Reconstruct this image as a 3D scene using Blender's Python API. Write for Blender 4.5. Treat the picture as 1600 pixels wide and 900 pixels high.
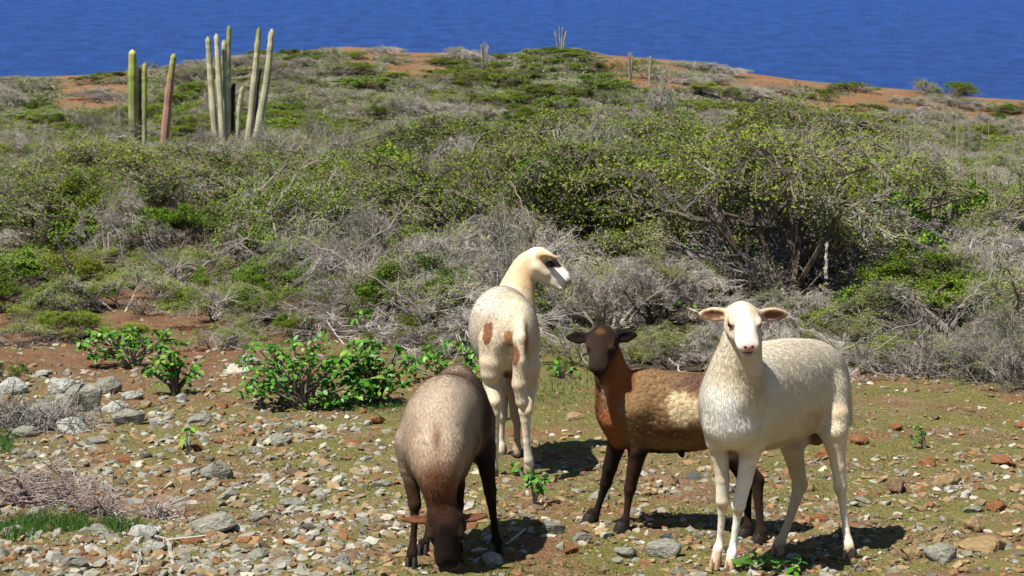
import bpy, math, random
import numpy as np
from mathutils import Vector, Matrix, noise as mnoise

random.seed(7)
rng = np.random.default_rng(7)
for o in list(bpy.data.objects):
    bpy.data.objects.remove(o)
S = bpy.context.scene
C = S.collection
R = math.radians

# ------------------------------------------------------------------ camera
FPX = 3600.0                       # focal length in pixels of the 1600 px wide photograph
HC = 1.542                         # eye height above the ground under the camera
SL = 0.0822                        # the pasture falls away from the camera by this slope
PITCH = math.atan(600.0 / FPX)
cd = bpy.data.cameras.new('camera')
cam = bpy.data.objects.new('camera', cd)
C.objects.link(cam)
cam.location = (0, 0, HC)
cam.rotation_euler = (math.pi / 2 - PITCH, 0, 0)
cd.sensor_width = 36
cd.lens = 36 * FPX / 1600
cd.clip_end = 100000
cd.dof.use_dof = True
cd.dof.focus_distance = 8.6
cd.dof.aperture_fstop = 18.0
S.camera = cam

# ------------------------------------------------------------------ light
LD = Vector((0.40, 0.36, -1.0)).normalized()      # the way the sunlight travels
EL = math.asin(-LD.z)
w = bpy.data.worlds.new('World')
S.world = w
w.use_nodes = True
nt = w.node_tree
nt.nodes.clear()
sky = nt.nodes.new('ShaderNodeTexSky')
sky.sky_type = 'NISHITA'
sky.sun_disc = False
sky.sun_elevation = EL
sky.sun_rotation = math.atan2(-LD.x, -LD.y)
sky.air_density = 1.0
sky.dust_density = 0.4
bg = nt.nodes.new('ShaderNodeBackground')
bg.inputs['Strength'].default_value = 0.050
out = nt.nodes.new('ShaderNodeOutputWorld')
nt.links.new(sky.outputs[0], bg.inputs[0])
nt.links.new(bg.outputs[0], out.inputs[0])
sd = bpy.data.lights.new('sun', 'SUN')
sd.energy = 4.9
sd.angle = R(0.5)
sd.color = (1.0, 0.94, 0.84)
sun = bpy.data.objects.new('sun', sd)
C.objects.link(sun)
sun.rotation_euler = LD.to_track_quat('-Z', 'Y').to_euler()
sun.location = (-5, -8, 20)

S.view_settings.view_transform = 'Standard'
S.view_settings.look = 'None'
S.view_settings.exposure = 0.68
S.view_settings.gamma = 1.0
S.render.engine = 'CYCLES'
S.cycles.diffuse_bounces = 1
S.cycles.transmission_bounces = 2

# ------------------------------------------------------------------ helpers
cp, sp_ = math.cos(PITCH), math.sin(PITCH)
def P(px, py, Y):
    """the point at distance Y in front of the camera that the photograph shows at pixel px, py"""
    u = (px - 800) / FPX
    v = (450 - py) / FPX
    ry = cp + v * sp_
    rz = -sp_ + v * cp
    t = Y / ry
    return np.array([u * t, Y, HC + rz * t])
def proj(x, y, z):
    z = z - HC
    f = y * cp - z * sp_
    up = y * sp_ + z * cp
    return 800 + FPX * x / f, 450 - FPX * up / f

def sstep(a, b, x):
    t = np.clip((x - a) / (b - a), 0, 1)
    return t * t * (3 - 2 * t)

SIL = np.array([[-1500, 130], [-300, 118], [0, 124], [60, 124], [130, 122], [200, 116], [300, 104], [340, 92], [440, 86], [540, 76], [600, 80], [640, 86],
                [710, 86], [760, 92], [850, 80], [900, 78], [950, 90], [1050, 98], [1150, 116], [1250, 130], [1350, 140],
                [1430, 146], [1500, 156], [1600, 162], [2000, 190], [3200, 230]], float)
_w = rng.uniform(0, 6.28, 16)
def bump(x, y, s):
    return (np.sin(x * s * 1.0 + y * s * .37 + _w[0]) * np.sin(y * s * 1.1 - x * s * .29 + _w[1]) +
            .5 * np.sin(x * s * 2.3 - y * s * .9 + _w[2]) * np.sin(y * s * 2.1 + x * s * .7 + _w[3]) +
            .25 * np.sin(x * s * 4.7 + y * s * 1.3 + _w[4]) * np.sin(y * s * 4.3 - x * s * 1.9 + _w[5]))
def gz(x, y):
    x = np.asarray(x, float); y = np.asarray(y, float)
    z = -SL * y
    z = z + 0.012 * bump(x, y, 3.1) * sstep(5, 6, y)
    z = z + 0.10 * bump(x, y, .55) * sstep(11, 17, y)
    # a low swell under the densest part of the thicket
    z = z + 0.35 * np.exp(-((x - 2.9) / 3.4) ** 2 - ((y - 24) / 6.0) ** 2)
    # the headland behind: its crest runs across at about 112 m
    yr = 112.0
    px = 800 + FPX * x / np.maximum(y, 8) * 1.0
    row = np.interp(px, SIL[:, 0], SIL[:, 1])
    ang = PITCH - np.arctan((450 - row) / FPX)
    zr = HC - np.tan(ang) * yr * 1.01
    base = z - 0.7 * sstep(40, 62, y) * (1 - sstep(66, 90, y))
    t = sstep(66, yr, y)
    h = base * (1 - t) + (zr + 0.25 * bump(x, y, .16) * (1 - sstep(95, 112, y))) * t
    # down to the shore
    h = h - 58 * sstep(114, 215, y)
    h = h - 70 * sstep(110, 180, np.abs(x))
    return h
def gzf(x, y): return float(gz(x, y))

def link(name, me, parent=None, mat=None):
    o = bpy.data.objects.new(name, me)
    C.objects.link(o)
    if mat is not None and me is not None:
        if len(me.materials) == 0:
            me.materials.append(mat)
    if parent is not None:
        o.parent = parent
    return o
def tag(o, label=None, cat=None, group=None, kind=None):
    if label: o['label'] = label
    if cat: o['category'] = cat
    if group: o['group'] = group
    if kind: o['kind'] = kind
    return o
def empty(name, loc):
    o = bpy.data.objects.new(name, None)
    C.objects.link(o)
    o.location = loc
    o.empty_display_size = .1
    return o

def npmesh(name, V, F, col=None, smooth=False):
    """V (n,3); F (m,k) all faces with k corners, or a list of such arrays; col (n,3) per vertex"""
    me = bpy.data.meshes.new(name)
    V = np.asarray(V, np.float32)
    Fs = F if isinstance(F, list) else [F]
    Fs = [np.asarray(f, np.int32) for f in Fs if len(f)]
    nl = sum(f.size for f in Fs); nf = sum(len(f) for f in Fs)
    me.vertices.add(len(V)); me.vertices.foreach_set('co', V.ravel())
    me.loops.add(nl); me.loops.foreach_set('vertex_index', np.concatenate([f.ravel() for f in Fs]))
    me.polygons.add(nf)
    sizes = np.concatenate([np.full(len(f), f.shape[1], np.int32) for f in Fs])
    st = np.concatenate([[0], np.cumsum(sizes)[:-1]]).astype(np.int32)
    me.polygons.foreach_set('loop_start', st)
    me.polygons.foreach_set('use_smooth', np.full(nf, smooth))
    me.update(calc_edges=True)
    if col is not None:
        a = me.color_attributes.new('Col', 'FLOAT_COLOR', 'POINT')
        c4 = np.ones((len(V), 4), np.float32); c4[:, :3] = col
        a.data.foreach_set('color', c4.ravel())
    return me

class NT:
    def __init__(s, name):
        s.m = bpy.data.materials.new(name); s.m.use_nodes = True
        s.t = s.m.node_tree; s.b = s.t.nodes['Principled BSDF']
    def n(s, typ, **kw):
        x = s.t.nodes.new(typ)
        for k, v in kw.items(): setattr(x, k, v)
        return x
    def l(s, a, b): s.t.links.new(a, b)
    def noise(s, vec, scale, detail=4, rough=.6):
        x = s.n('ShaderNodeTexNoise'); x.inputs['Scale'].default_value = scale
        x.inputs['Detail'].default_value = detail; x.inputs['Roughness'].default_value = rough
        if vec is not None: s.l(vec, x.inputs['Vector'])
        return x.outputs['Fac']
    def ramp(s, fac, stops):
        x = s.n('ShaderNodeValToRGB'); e = x.color_ramp.elements
        while len(e) < len(stops): e.new(.5)
        for i, (p, c) in enumerate(stops):
            e[i].position = p
            e[i].color = (c, c, c, 1) if isinstance(c, (int, float)) else (*c, 1)
        s.l(fac, x.inputs[0]); return x.outputs[0]
    def mix(s, fac, a, b, mode='MIX'):
        x = s.n('ShaderNodeMix', data_type='RGBA', blend_type=mode)
        for v, k in ((fac, 0), (a, 6), (b, 7)):
            if isinstance(v, (int, float)): x.inputs[k].default_value = v
            elif isinstance(v, tuple): x.inputs[k].default_value = (*v, 1)
            else: s.l(v, x.inputs[k])
        return x.outputs[2]
    def math(s, op, a, b=0.0):
        x = s.n('ShaderNodeMath', operation=op)
        for v, k in ((a, 0), (b, 1)):
            if isinstance(v, (int, float)): x.inputs[k].default_value = v
            else: s.l(v, x.inputs[k])
        return x.outputs[0]
    def bump(s, h, strength, dist):
        x = s.n('ShaderNodeBump'); x.inputs['Strength'].default_value = strength
        x.inputs['Distance'].default_value = dist
        s.l(h, x.inputs['Height']); s.l(x.outputs[0], s.b.inputs['Normal'])
    def rough(s, r, spec=.5):
        s.b.inputs['Roughness'].default_value = r
        s.b.inputs['Specular IOR Level'].default_value = spec

def vcol_mat(name, rough=.85, spec=.3, grain=.25, gscale=60, bumpd=0.0, vary=.0, trans=0.0, tint=0.0):
    m = NT(name)
    a = m.n('ShaderNodeAttribute', attribute_name='Col')
    tc = m.n('ShaderNodeTexCoord')
    nz = m.noise(tc.outputs['Object'], gscale)
    f = m.ramp(nz, [(.25, 1 - grain), (.75, 1 + grain * .5)])
    c = m.mix(1.0, a.outputs['Color'], f, 'MULTIPLY')
    if vary:
        oi = m.n('ShaderNodeObjectInfo')
        hs = m.n('ShaderNodeHueSaturation')
        m.l(c, hs.inputs['Color'])
        m.l(m.math('MULTIPLY_ADD', oi.outputs['Random'], vary * 2), hs.inputs['Value'])
        hs.inputs['Value'].links[0].from_node.inputs[2].default_value = 1 - vary
        r2 = m.math('FRACT', m.math('MULTIPLY', oi.outputs['Random'], 37.7))
        m.l(m.math('MULTIPLY_ADD', r2, tint), hs.inputs['Hue'])
        hs.inputs['Hue'].links[0].from_node.inputs[2].default_value = .5 - tint / 2
        c = hs.outputs[0]
    m.l(c, m.b.inputs['Base Color'])
    m.rough(rough, spec)
    if bumpd: m.bump(nz, .6, bumpd)
    if trans:
        tr = m.n('ShaderNodeBsdfTranslucent'); m.l(c, tr.inputs[0])
        ms = m.n('ShaderNodeMixShader'); ms.inputs[0].default_value = trans
        m.l(m.b.outputs[0], ms.inputs[1]); m.l(tr.outputs[0], ms.inputs[2])
        m.l(ms.outputs[0], m.t.nodes['Material Output'].inputs[0])
    return m.m

M_twig = vcol_mat('twig_bark', .95, .0, .2, 40, vary=.16)
M_leaf = vcol_mat('small_leaf', .75, .04, .12, 30, vary=.25, trans=.08, tint=.035)
M_bigleaf = vcol_mat('glossy_leaf', .42, .3, .12, 60, trans=.2)
M_stone = vcol_mat('stone', .95, .05, .45, 9, bumpd=.05)
M_pebble = vcol_mat('pebble', .95, .05, .3, 50)
M_cactus = vcol_mat('cactus_skin', .75, .2, .2, 12)
M_grass = vcol_mat('grass_blade', .7, .2, .1, 30, trans=.2)
M_wood = vcol_mat('dead_wood', .9, .15, .35, 60)

# ------------------------------------------------------------------ sea
m = NT('sea_water')
tc = m.n('ShaderNodeTexCoord')
mp = m.n('ShaderNodeMapping'); mp.inputs['Scale'].default_value = (.05, .05, .05)
m.l(tc.outputs['Object'], mp.inputs[0])
n1 = m.noise(mp.outputs[0], 5.0, 8, .72)
mp2 = m.n('ShaderNodeMapping'); mp2.inputs['Scale'].default_value = (.07, .035, .05)
m.l(tc.outputs['Object'], mp2.inputs[0])
n2 = m.noise(mp2.outputs[0], 1.3, 8, .85)
m.l(m.mix(m.ramp(n2, [(.40, 0.0), (.60, 1.0)]), (.006, .040, .190), (.020, .082, .330)), m.b.inputs['Base Color'])
m.rough(.45, .22)
m.b.inputs['IOR'].default_value = 1.33
m.bump(n1, 1.0, 3.0)
sea = link('sea', npmesh('sea', [[-60000, 90, 0], [60000, 90, 0], [60000, 80000, 0], [-60000, 80000, 0]], np.array([[0, 1, 2, 3]])), None, m.m)
sea.location = (0, 0, -58)
tag(sea, kind='structure')

# ------------------------------------------------------------------ ground
ys = [-25, -15, -8, -3, 0, 2, 4, 5]
y = 5.3
while y < 250:
    ys.append(y); y += max(.026, .0075 * (y - 6) if y > 9.5 else .026)
ys = np.array(ys)
us = np.linspace(-1, 1, 281)
us = .22 * us + .78 * us ** 5
hw = 9 + 1.0 * np.maximum(ys, 0) * 1.1
X = us[None, :] * hw[:, None]
Yg = np.repeat(ys[:, None], len(us), 1)
Z = gz(X, Yg)
near = (Yg > 5) & (Yg < 20)
Z = Z + np.where(near, .006 * bump(X * 1.0, Yg, 17.0) + .004 * bump(X, Yg, 41.0), 0)
nr, nc = X.shape
idx = np.arange(nr * nc).reshape(nr, nc)
Fg = np.stack([idx[:-1, :-1], idx[:-1, 1:], idx[1:, 1:], idx[1:, :-1]], -1).reshape(-1, 4)
m = NT('stony_soil')
geo = m.n('ShaderNodeNewGeometry')
pos = geo.outputs['Position']
sep = m.n('ShaderNodeSeparateXYZ'); m.l(pos, sep.inputs[0])
big = m.noise(pos, .9, 5, .6)
mid = m.noise(pos, 5.0, 5, .65)
fine = m.noise(pos, 60, 4, .7)
soil = m.mix(m.ramp(mid, [(.35, 0.0), (.65, 1.0)]), (.105, .066, .036), (.20, .135, .078))
soil = m.mix(m.ramp(big, [(.45, 0.0), (.62, .75)]), soil, (.165, .072, .033))
gn = m.noise(pos, 2.3, 6, .7)
lf = m.math('MULTIPLY', m.math('MAXIMUM', m.math('MINIMUM', m.math('MULTIPLY_ADD', sep.outputs['Y'], .45), 1.0), 0.0), m.math('MAXIMUM', m.math('MINIMUM', m.math('MULTIPLY', m.math('ADD', sep.outputs['X'], .3), -1.2), 1.0), 0.0))
for _n in m.t.nodes:
    if _n.bl_idname == 'ShaderNodeMath' and _n.operation == 'MULTIPLY_ADD': _n.inputs[2].default_value = -4.9
soil = m.mix(m.math('MULTIPLY', lf, .8), soil, m.mix(m.ramp(mid, [(.35, 0.0), (.65, 1.0)]), (.085, .038, .022), (.17, .085, .048)))
gn = m.math('SUBTRACT', gn, m.math('MULTIPLY', lf, .12))
soil = m.mix(m.ramp(gn, [(.41, 0.0), (.54, .8)]), soil, (.10, .125, .026))
vor = m.n('ShaderNodeTexVoronoi'); vor.inputs['Scale'].default_value = 75
m.l(pos, vor.inputs['Vector'])
sepc = m.n('ShaderNodeSeparateColor'); m.l(vor.outputs['Color'], sepc.inputs[0])
grit = m.ramp(sepc.outputs[0], [(0.0, (.11, .07, .04)), (.4, (.20, .15, .10)), (.7, (.27, .20, .13)), (.9, (.30, .15, .07)), (1.0, (.45, .42, .36))])
near_c = m.mix(m.ramp(fine, [(.45, .1), (.68, .6)]), soil, grit)
al = m.n('ShaderNodeAttribute', attribute_name='litter_shade')
litter_shade = m.mix(m.ramp(mid, [(.35, 0.0), (.65, 1.0)]), (.045, .033, .02), (.085, .06, .036))  # leaf-litter brown, set dark to deepen the shade under the thicket
near_c = m.mix(al.outputs['Fac'], near_c, litter_shade)
# the headland: bare red earth between low grey-green cover
fb = m.noise(pos, .055, 4, .55)
fm = m.noise(pos, .5, 6, .7)
red = m.mix(m.ramp(fm, [(.35, 0.0), (.65, 1.0)]), (.20, .085, .042), (.27, .135, .08))
red = m.mix(m.ramp(m.noise(pos, 1.1, 8, .8), [(.47, 0.0), (.55, .85)]), red, (.13, .13, .075))
cover = m.mix(m.ramp(fm, [(.38, 0.0), (.62, 1.0)]), (.07, .095, .04), (.18, .165, .12))
attr = m.n('ShaderNodeAttribute', attribute_name='bare')
far_c = m.mix(attr.outputs['Fac'], cover, red)
fy = m.math('SUBTRACT', sep.outputs['Y'], 30.0)
fy = m.math('DIVIDE', fy, 25.0)
col = m.mix(m.math('MINIMUM', m.math('MAXIMUM', fy, 0.0), 1.0), near_c, far_c)
m.l(col, m.b.inputs['Base Color'])
m.rough(.95, .03)
hh = m.math('ADD', m.math('MULTIPLY', fine, .6), m.math('MULTIPLY', vor.outputs['Distance'], -.7))
m.bump(hh, .8, .012)
def front_edge(px):
    # how near the thicket comes, along the picture
    return np.interp(px, [0, 120, 330, 420, 600, 700, 850, 1000, 1130, 1250, 1350, 1480, 1600], [20.2, 19.6, 18.8, 16.0, 14.2, 13.4, 13.3, 13.2, 13.3, 13.8, 13.9, 13.0, 12.9])
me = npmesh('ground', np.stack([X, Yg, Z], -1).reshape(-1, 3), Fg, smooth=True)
# bare earth mask, as patches of the land itself
def bare_at(x, y):
    px, _ = proj(x, y, gz(x, y))
    b = np.zeros_like(px)
    def patch(c, w, y0, y1, s=1.0):
        return s * np.exp(-((px - c) / w) ** 4) * sstep(y0 - 3, y0, y) * (1 - sstep(y1, y1 + 3, y))
    b = np.maximum.reduce([patch(150, 65, 100, 114), patch(655, 55, 103, 118), patch(560, 30, 104, 118), patch(1000, 80, 101, 116),
                           patch(1180, 70, 104, 118), patch(1440, 220, 101, 118, .85)])
    nn = bump(x, y, .75) * .35 + bump(x, y, 2.2) * .12
    return np.clip(sstep(.25, .6, b * (.8 + nn)), 0, 1)
at = me.attributes.new('bare', 'FLOAT', 'POINT')
at.data.foreach_set('value', bare_at(X.ravel(), Yg.ravel()).astype(np.float32))
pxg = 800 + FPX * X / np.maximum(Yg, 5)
floor_shade = sstep(-.3, .9, Yg - front_edge(pxg) + .4 * bump(X, Yg, 2.0)) * (Yg < 75)  # mask of the litter and painted shade, from the thicket front inward
at = me.attributes.new('litter_shade', 'FLOAT', 'POINT')
at.data.foreach_set('value', floor_shade.ravel().astype(np.float32))
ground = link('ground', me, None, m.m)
tag(ground, kind='structure')

# ------------------------------------------------------------------ tubes for twigs, stems, sticks
def tubes(a, b, ra, rb, sides=3):
    """open tapered prisms between the rows of a and b"""
    a = np.asarray(a, float); b = np.asarray(b, float); n = len(a)
    d = b - a; d /= np.linalg.norm(d, axis=1, keepdims=True) + 1e-9
    h = np.where(np.abs(d[:, 2:3]) > .9, [[1., 0, 0]], [[0, 0, 1.]])
    s = np.cross(d, h); s /= np.linalg.norm(s, axis=1, keepdims=True) + 1e-9
    t = np.cross(d, s)
    ang = np.arange(sides) * 2 * math.pi / sides
    ca, sa = np.cos(ang)[None, :, None], np.sin(ang)[None, :, None]
    ring = s[:, None] * ca + t[:, None] * sa
    ra = np.broadcast_to(ra, n); rb = np.broadcast_to(rb, n)
    V = np.concatenate([a[:, None] + ring * ra[:, None, None], b[:, None] + ring * rb[:, None, None]], 1).reshape(-1, 3)
    k = np.arange(sides); k2 = (k + 1) % sides
    f = np.stack([k, k2, k2 + sides, k + sides], -1)
    F = (f[None] + (np.arange(n) * 2 * sides)[:, None, None]).reshape(-1, 4)
    return V, F
def cones(a, b, ra):
    a = np.asarray(a, float); b = np.asarray(b, float); n = len(a)
    V0, _ = tubes(a, b, ra, 0 * a[:, 0])
    V0 = V0.reshape(n, 6, 3)[:, [0, 1, 2, 3]].reshape(-1, 3)
    f = np.array([[0, 1, 3], [1, 2, 3], [2, 0, 3]])
    F = (f[None] + (np.arange(n) * 4)[:, None, None]).reshape(-1, 3)
    return V0, F
class Soup:
    def __init__(s): s.V = []; s.Q = []; s.T = []; s.C = []; s.n = 0
    def add(s, V, F, col):
        V = np.asarray(V); F = np.asarray(F)
        (s.Q if F.shape[1] == 4 else s.T).append(F + s.n)
        c = np.asarray(col, float)
        if c.ndim == 1: c = np.broadcast_to(c, (len(V), 3))
        elif len(c) != len(V): c = np.repeat(c, len(V) // len(c), 0)
        s.V.append(V); s.C.append(c); s.n += len(V)
    def mesh(s, name, smooth=False):
        Fs = []
        if s.Q: Fs.append(np.concatenate(s.Q))
        if s.T: Fs.append(np.concatenate(s.T))
        return npmesh(name, np.concatenate(s.V), Fs, np.concatenate(s.C), smooth)

def unit(v): return v / (np.linalg.norm(v, axis=-1, keepdims=True) + 1e-9)

def grow(seed, W, H, counts, r0=.018, lean=(0, 0), up=.35, twig_col=(.40, .37, .34), twig_r=.0024, spread=.85, spikes=0):
    """a wind-clipped thorn shrub: stems fan out low, twigs crowd under a flat dome. Returns twig soup and twiglet tips"""
    g = np.random.default_rng(seed)
    n = counts[0]
    az = g.uniform(0, 6.283, n); el = g.uniform(.25, 1.1, n)
    d = np.stack([np.cos(az) * np.cos(el) + lean[0], np.sin(az) * np.cos(el) + lean[1], np.sin(el)], -1)
    d = unit(d)
    s = g.normal(0, .06, (n, 3)); s[:, 2] = -.05
    L = g.uniform(.32, .55, n) * W
    r = np.full(n, r0)
    soup = Soup(); segs = []
    base = np.array(twig_col)
    for lv, mult in enumerate(counts[1:] + [0]):
        n = len(s)
        k = unit(d + g.normal(0, .28, (n, 3)) + np.array([lean[0] * .3, lean[1] * .3, .02]))
        k0 = unit(d + g.normal(0, .22, (n, 3)))
        m1 = s + k0 * (L * .5)[:, None]
        e = m1 + k * (L * .5)[:, None]
        last = lv == len(counts) - 1
        segs.append((s, m1, e, r, last))
        if last:
            tips = e; tdir = k; break
        nn = n * mult
        pi_ = np.repeat(np.arange(n), mult)
        t = g.uniform(.25, 1.0, nn)
        p = np.where((t < .5)[:, None], s[pi_] + (m1 - s)[pi_] * (t * 2)[:, None], m1[pi_] + (e - m1)[pi_] * (t * 2 - 1)[:, None])
        dd = unit(d[pi_] * 1.0 + unit(g.normal(0, 1, (nn, 3))) * spread + np.array([lean[0] * .4, lean[1] * .4, up * .4]))
        s = p; d = dd
        L = L[pi_] * g.uniform(.38, .72, nn)
        r = np.maximum(r[pi_] * .55, twig_r)
    def sq(p):
        p = p.copy()
        rr = np.hypot(p[:, 0], p[:, 1]) / (W * .5)
        an = np.arctan2(p[:, 1], p[:, 0])
        rag = 1 + .16 * np.sin(an * 3 + seed + rr * 3) + .13 * np.sin(an * 5 + seed * 2 - rr * 9) + .10 * np.sin(p[:, 0] * 13 + seed) * np.sin(p[:, 1] * 12 + seed * 3)
        cap = H * np.clip(1.05 - .38 * rr ** 2, .35, 1.1) * rag
        p[:, 2] = np.where(p[:, 2] > 0, cap * np.tanh(p[:, 2] / cap * .85) * 1.12, p[:, 2] * .25)
        return p
    for s, m1, e, r, last in segs:
        n = len(s); s, m1, e = sq(s), sq(m1), sq(e)
        c = base[None] * g.uniform(.72, 1.2, (n, 1)) * (1 + g.normal(0, .03, (n, 3)))
        if last:
            V, F = cones(s, e, r * 1.0); soup.add(V, F, c)
        else:
            V, F = tubes(s, m1, r, r * .85); soup.add(V, F, c)
            V, F = tubes(m1, e, r * .85, r * .6); soup.add(V, F, c)
    tips = sq(tips)
    if spikes:
        n = len(tips)
        for q in range(spikes):
            a = s + (e - s) * g.uniform(.35, 1, (n, 1))
            b = a + unit(g.normal(0, 1, (n, 3)) + tdir * .5) * (W * g.uniform(.012, .035, n))[:, None]
            V, F = cones(a, b, np.full(n, twig_r * .75)); soup.add(V, F, base[None] * g.uniform(.85, 1.4, (n, 1)))
    return soup, tips, tdir, g

def leaf_quads(g, pts, size, cols, flat=.5, asp=.5):
    n = len(pts)
    nrm = unit(g.normal(0, 1, (n, 3)) * (1 - flat) + np.array([0, -.15, 1.0]) * flat)
    a = unit(np.cross(nrm, unit(g.normal(0, 1, (n, 3)))))
    b = np.cross(nrm, a)
    s = size * g.uniform(.6, 1.35, n)
    a = a * s[:, None]; b = b * (s * asp)[:, None]
    V = np.stack([pts - a * .5, pts + b * .5 + nrm * (s * .08)[:, None], pts + a * .5, pts - b * .5 + nrm * (s * .08)[:, None]], 1).reshape(-1, 3)
    F = np.arange(4 * n).reshape(n, 4)
    return V, F, np.repeat(cols, 4, 0)

def make_kind(name, seed, W, H, counts, leaves, lsize, lcol, lcol2, twig_col, lean=(0, 0), asp=.42, **kw):
    soup, tips, tdir, g = grow(seed, W, H, counts, lean=lean, twig_col=twig_col, **kw)
    tw = soup.mesh(name + '_twigs'); tw.materials.append(M_twig)
    fl = None
    if leaves:
        # leaf clumps: denser where a slow noise is high, so twigs show between the clumps
        rr_ = np.hypot(tips[:, 0], tips[:, 1]) / (W * .5)
        loc = tips[:, 2] / (H * np.clip(1.05 - .38 * rr_ ** 2, .35, 1.1))
        keep = np.array([mnoise.noise(Vector(p * (2.6 / max(W, .4)) * 1.6) + Vector((seed, 0, 0))) for p in tips])
        hgt = tips[:, 2] / H
        wgt = np.clip(.45 + keep * 1.5, .02, 1.6) ** 2 * (.03 + sstep(.45, .8, loc))
        k = g.choice(len(tips), leaves, p=wgt / wgt.sum())
        pts = tips[k] + g.normal(0, .02, (leaves, 3)) * (W / 1.6)
        mixf = g.uniform(0, 1, (leaves, 1)) * .6 + np.clip(keep[k][:, None] + .3, 0, .4)
        cols = (np.array(lcol) * (1 - mixf) + np.array(lcol2) * mixf) * g.uniform(.75, 1.25, (leaves, 1))
        V, F, cc = leaf_quads(g, pts, lsize, cols, flat=.5 if name == 'green' else .68, asp=asp)
        fl = npmesh(name + '_leaves', V, F, cc); fl.materials.append(M_leaf)
    return tw, fl, W, H

GREY = (.33, .295, .27); GREYB = (.15, .12, .095)
OL1, OL2 = (.085, .135, .016), (.215, .27, .04)
cT = [9, 5, 5, 5, 4]
kinds_thorn = [
    make_kind('olive', 11, 1.9, .85, cT, 24000, .024, OL1, OL2, GREYB, lean=(.15, 0)),
    make_kind('olive', 12, 1.9, .80, cT, 16000, .023, OL1, (.26, .28, .09), GREY, lean=(-.2, 0)),
    make_kind('olive', 13, 1.7, .90, cT, 27000, .024, (.06, .115, .012), (.165, .235, .025), GREYB),
    make_kind('olive', 14, 1.8, .75, cT, 12000, .023, OL1, OL2, GREY, lean=(.2, 0)),
]
kinds_bare = [
    make_kind('bare', 21, 1.8, .80, [10, 5, 5, 6, 6], 4200, .020, OL1, OL2, (.36, .325, .30), lean=(-.2, 0), spikes=1),
    make_kind('bare', 22, 1.7, .85, [10, 5, 5, 6, 6], 7500, .021, OL1, OL2, (.32, .285, .26), lean=(.2, 0), spikes=1),
    make_kind('bare', 23, 1.9, .75, [10, 5, 5, 6, 6], 5500, .021, OL1, OL2, (.35, .315, .29), lean=(.1, 0), spikes=1),
]
kinds_green = [
    make_kind('green', 31, 1.3, .70, [9, 5, 5, 6], 5200, .040, (.07, .17, .018), (.19, .30, .04), GREYB, asp=.6),
    make_kind('green', 32, 1.2, .65, [9, 5, 5, 6], 7500, .028, (.08, .16, .02), (.23, .30, .045), GREYB, asp=.6),
]

ORD = ['first', 'second', 'third', 'fourth', 'fifth', 'sixth', 'seventh', 'eighth', 'ninth', 'tenth', 'eleventh', 'twelfth', 'thirteenth',
       'fourteenth', 'fifteenth', 'sixteenth', 'seventeenth', 'eighteenth', 'nineteenth', 'twentieth']
def settle(items):
    """items: (object, label, px). Things whose words agree are told apart by their order from the left"""
    d = {}
    for o, lb, px in items: d.setdefault(lb, []).append((px, o))
    for lb, l in d.items():
        l.sort(key=lambda t: t[0])
        n = len(l)
        for i, (px, o) in enumerate(l):
            if n == 1: o['label'] = lb
            elif n == 2: o['label'] = lb + (', the left of two' if i == 0 else ', the right of two')
            elif i == 0: o['label'] = lb + ', leftmost'
            elif i == n - 1: o['label'] = lb + ', rightmost'
            elif i < 20: o['label'] = lb + ', ' + ORD[i] + ' from left'
            else: o['label'] = lb + ', ' + ORD[min(n - 1 - i, 19)] + ' from right'

shrub_items = []
def put_shrub(name, proto, x, y, W, H, group, label, cat='shrub'):
    tw, fl, w0, h0 = proto
    o = link(name, tw)
    o.location = (x, y, gzf(x, y) - .02)
    o.rotation_euler = (random.uniform(-.08, .08), random.uniform(-.08, .08), random.uniform(0, 6.283))
    s = W / w0
    o.scale = (s * random.uniform(.9, 1.1), s * random.uniform(.9, 1.1), H / h0)
    if fl is not None:
        link('foliage', fl, o)
    tag(o, label, cat, group)
    px, py = proj(x, y, gzf(x, y) + H * .5)
    shrub_items.append((o, label, px))
    return o

def where(px, row):
    a = 'far left' if px < 260 else 'left' if px < 560 else 'centre-left' if px < 800 else 'centre' if px < 1040 else 'centre-right' if px < 1300 else 'far right'
    return a

# hand-set greenness of the thicket over the photograph, as clumps (px, row, radius, kind weight)
def kind_at(px, row):
    n = mnoise.noise(Vector((px * .006, row * .014, 3.3)))
    b = n * 1.1
    # grey fronts
    for cx, cy, rx, ry, v in ((700, 390, 280, 80, -.8), (560, 330, 120, 60, -.3), (160, 225, 220, 38, -.9), (1120, 420, 90, 60, -.4), (1190, 190, 300, 36, -1.1),
                              (1480, 330, 130, 100, -.8), (1480, 470, 120, 60, -.3), (440, 195, 190, 36, -1.0), (880, 175, 160, 30, -.8), (450, 300, 130, 40, -.5), (60, 330, 90, 40, -.5),
                              (760, 230, 300, 50, .55), (300, 300, 260, 60, .4), (250, 400, 200, 70, .3), (1100, 270, 260, 50, .6), (1000, 190, 60, 30, .6), (1330, 260, 80, 40, .3),
                              (1560, 220, 80, 60, .7), (130, 380, 120, 60, .3), (620, 210, 60, 40, .4)):
        b += v * math.exp(-((px - cx) / rx) ** 2 - ((row - cy) / ry) ** 2)
    return b

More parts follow.
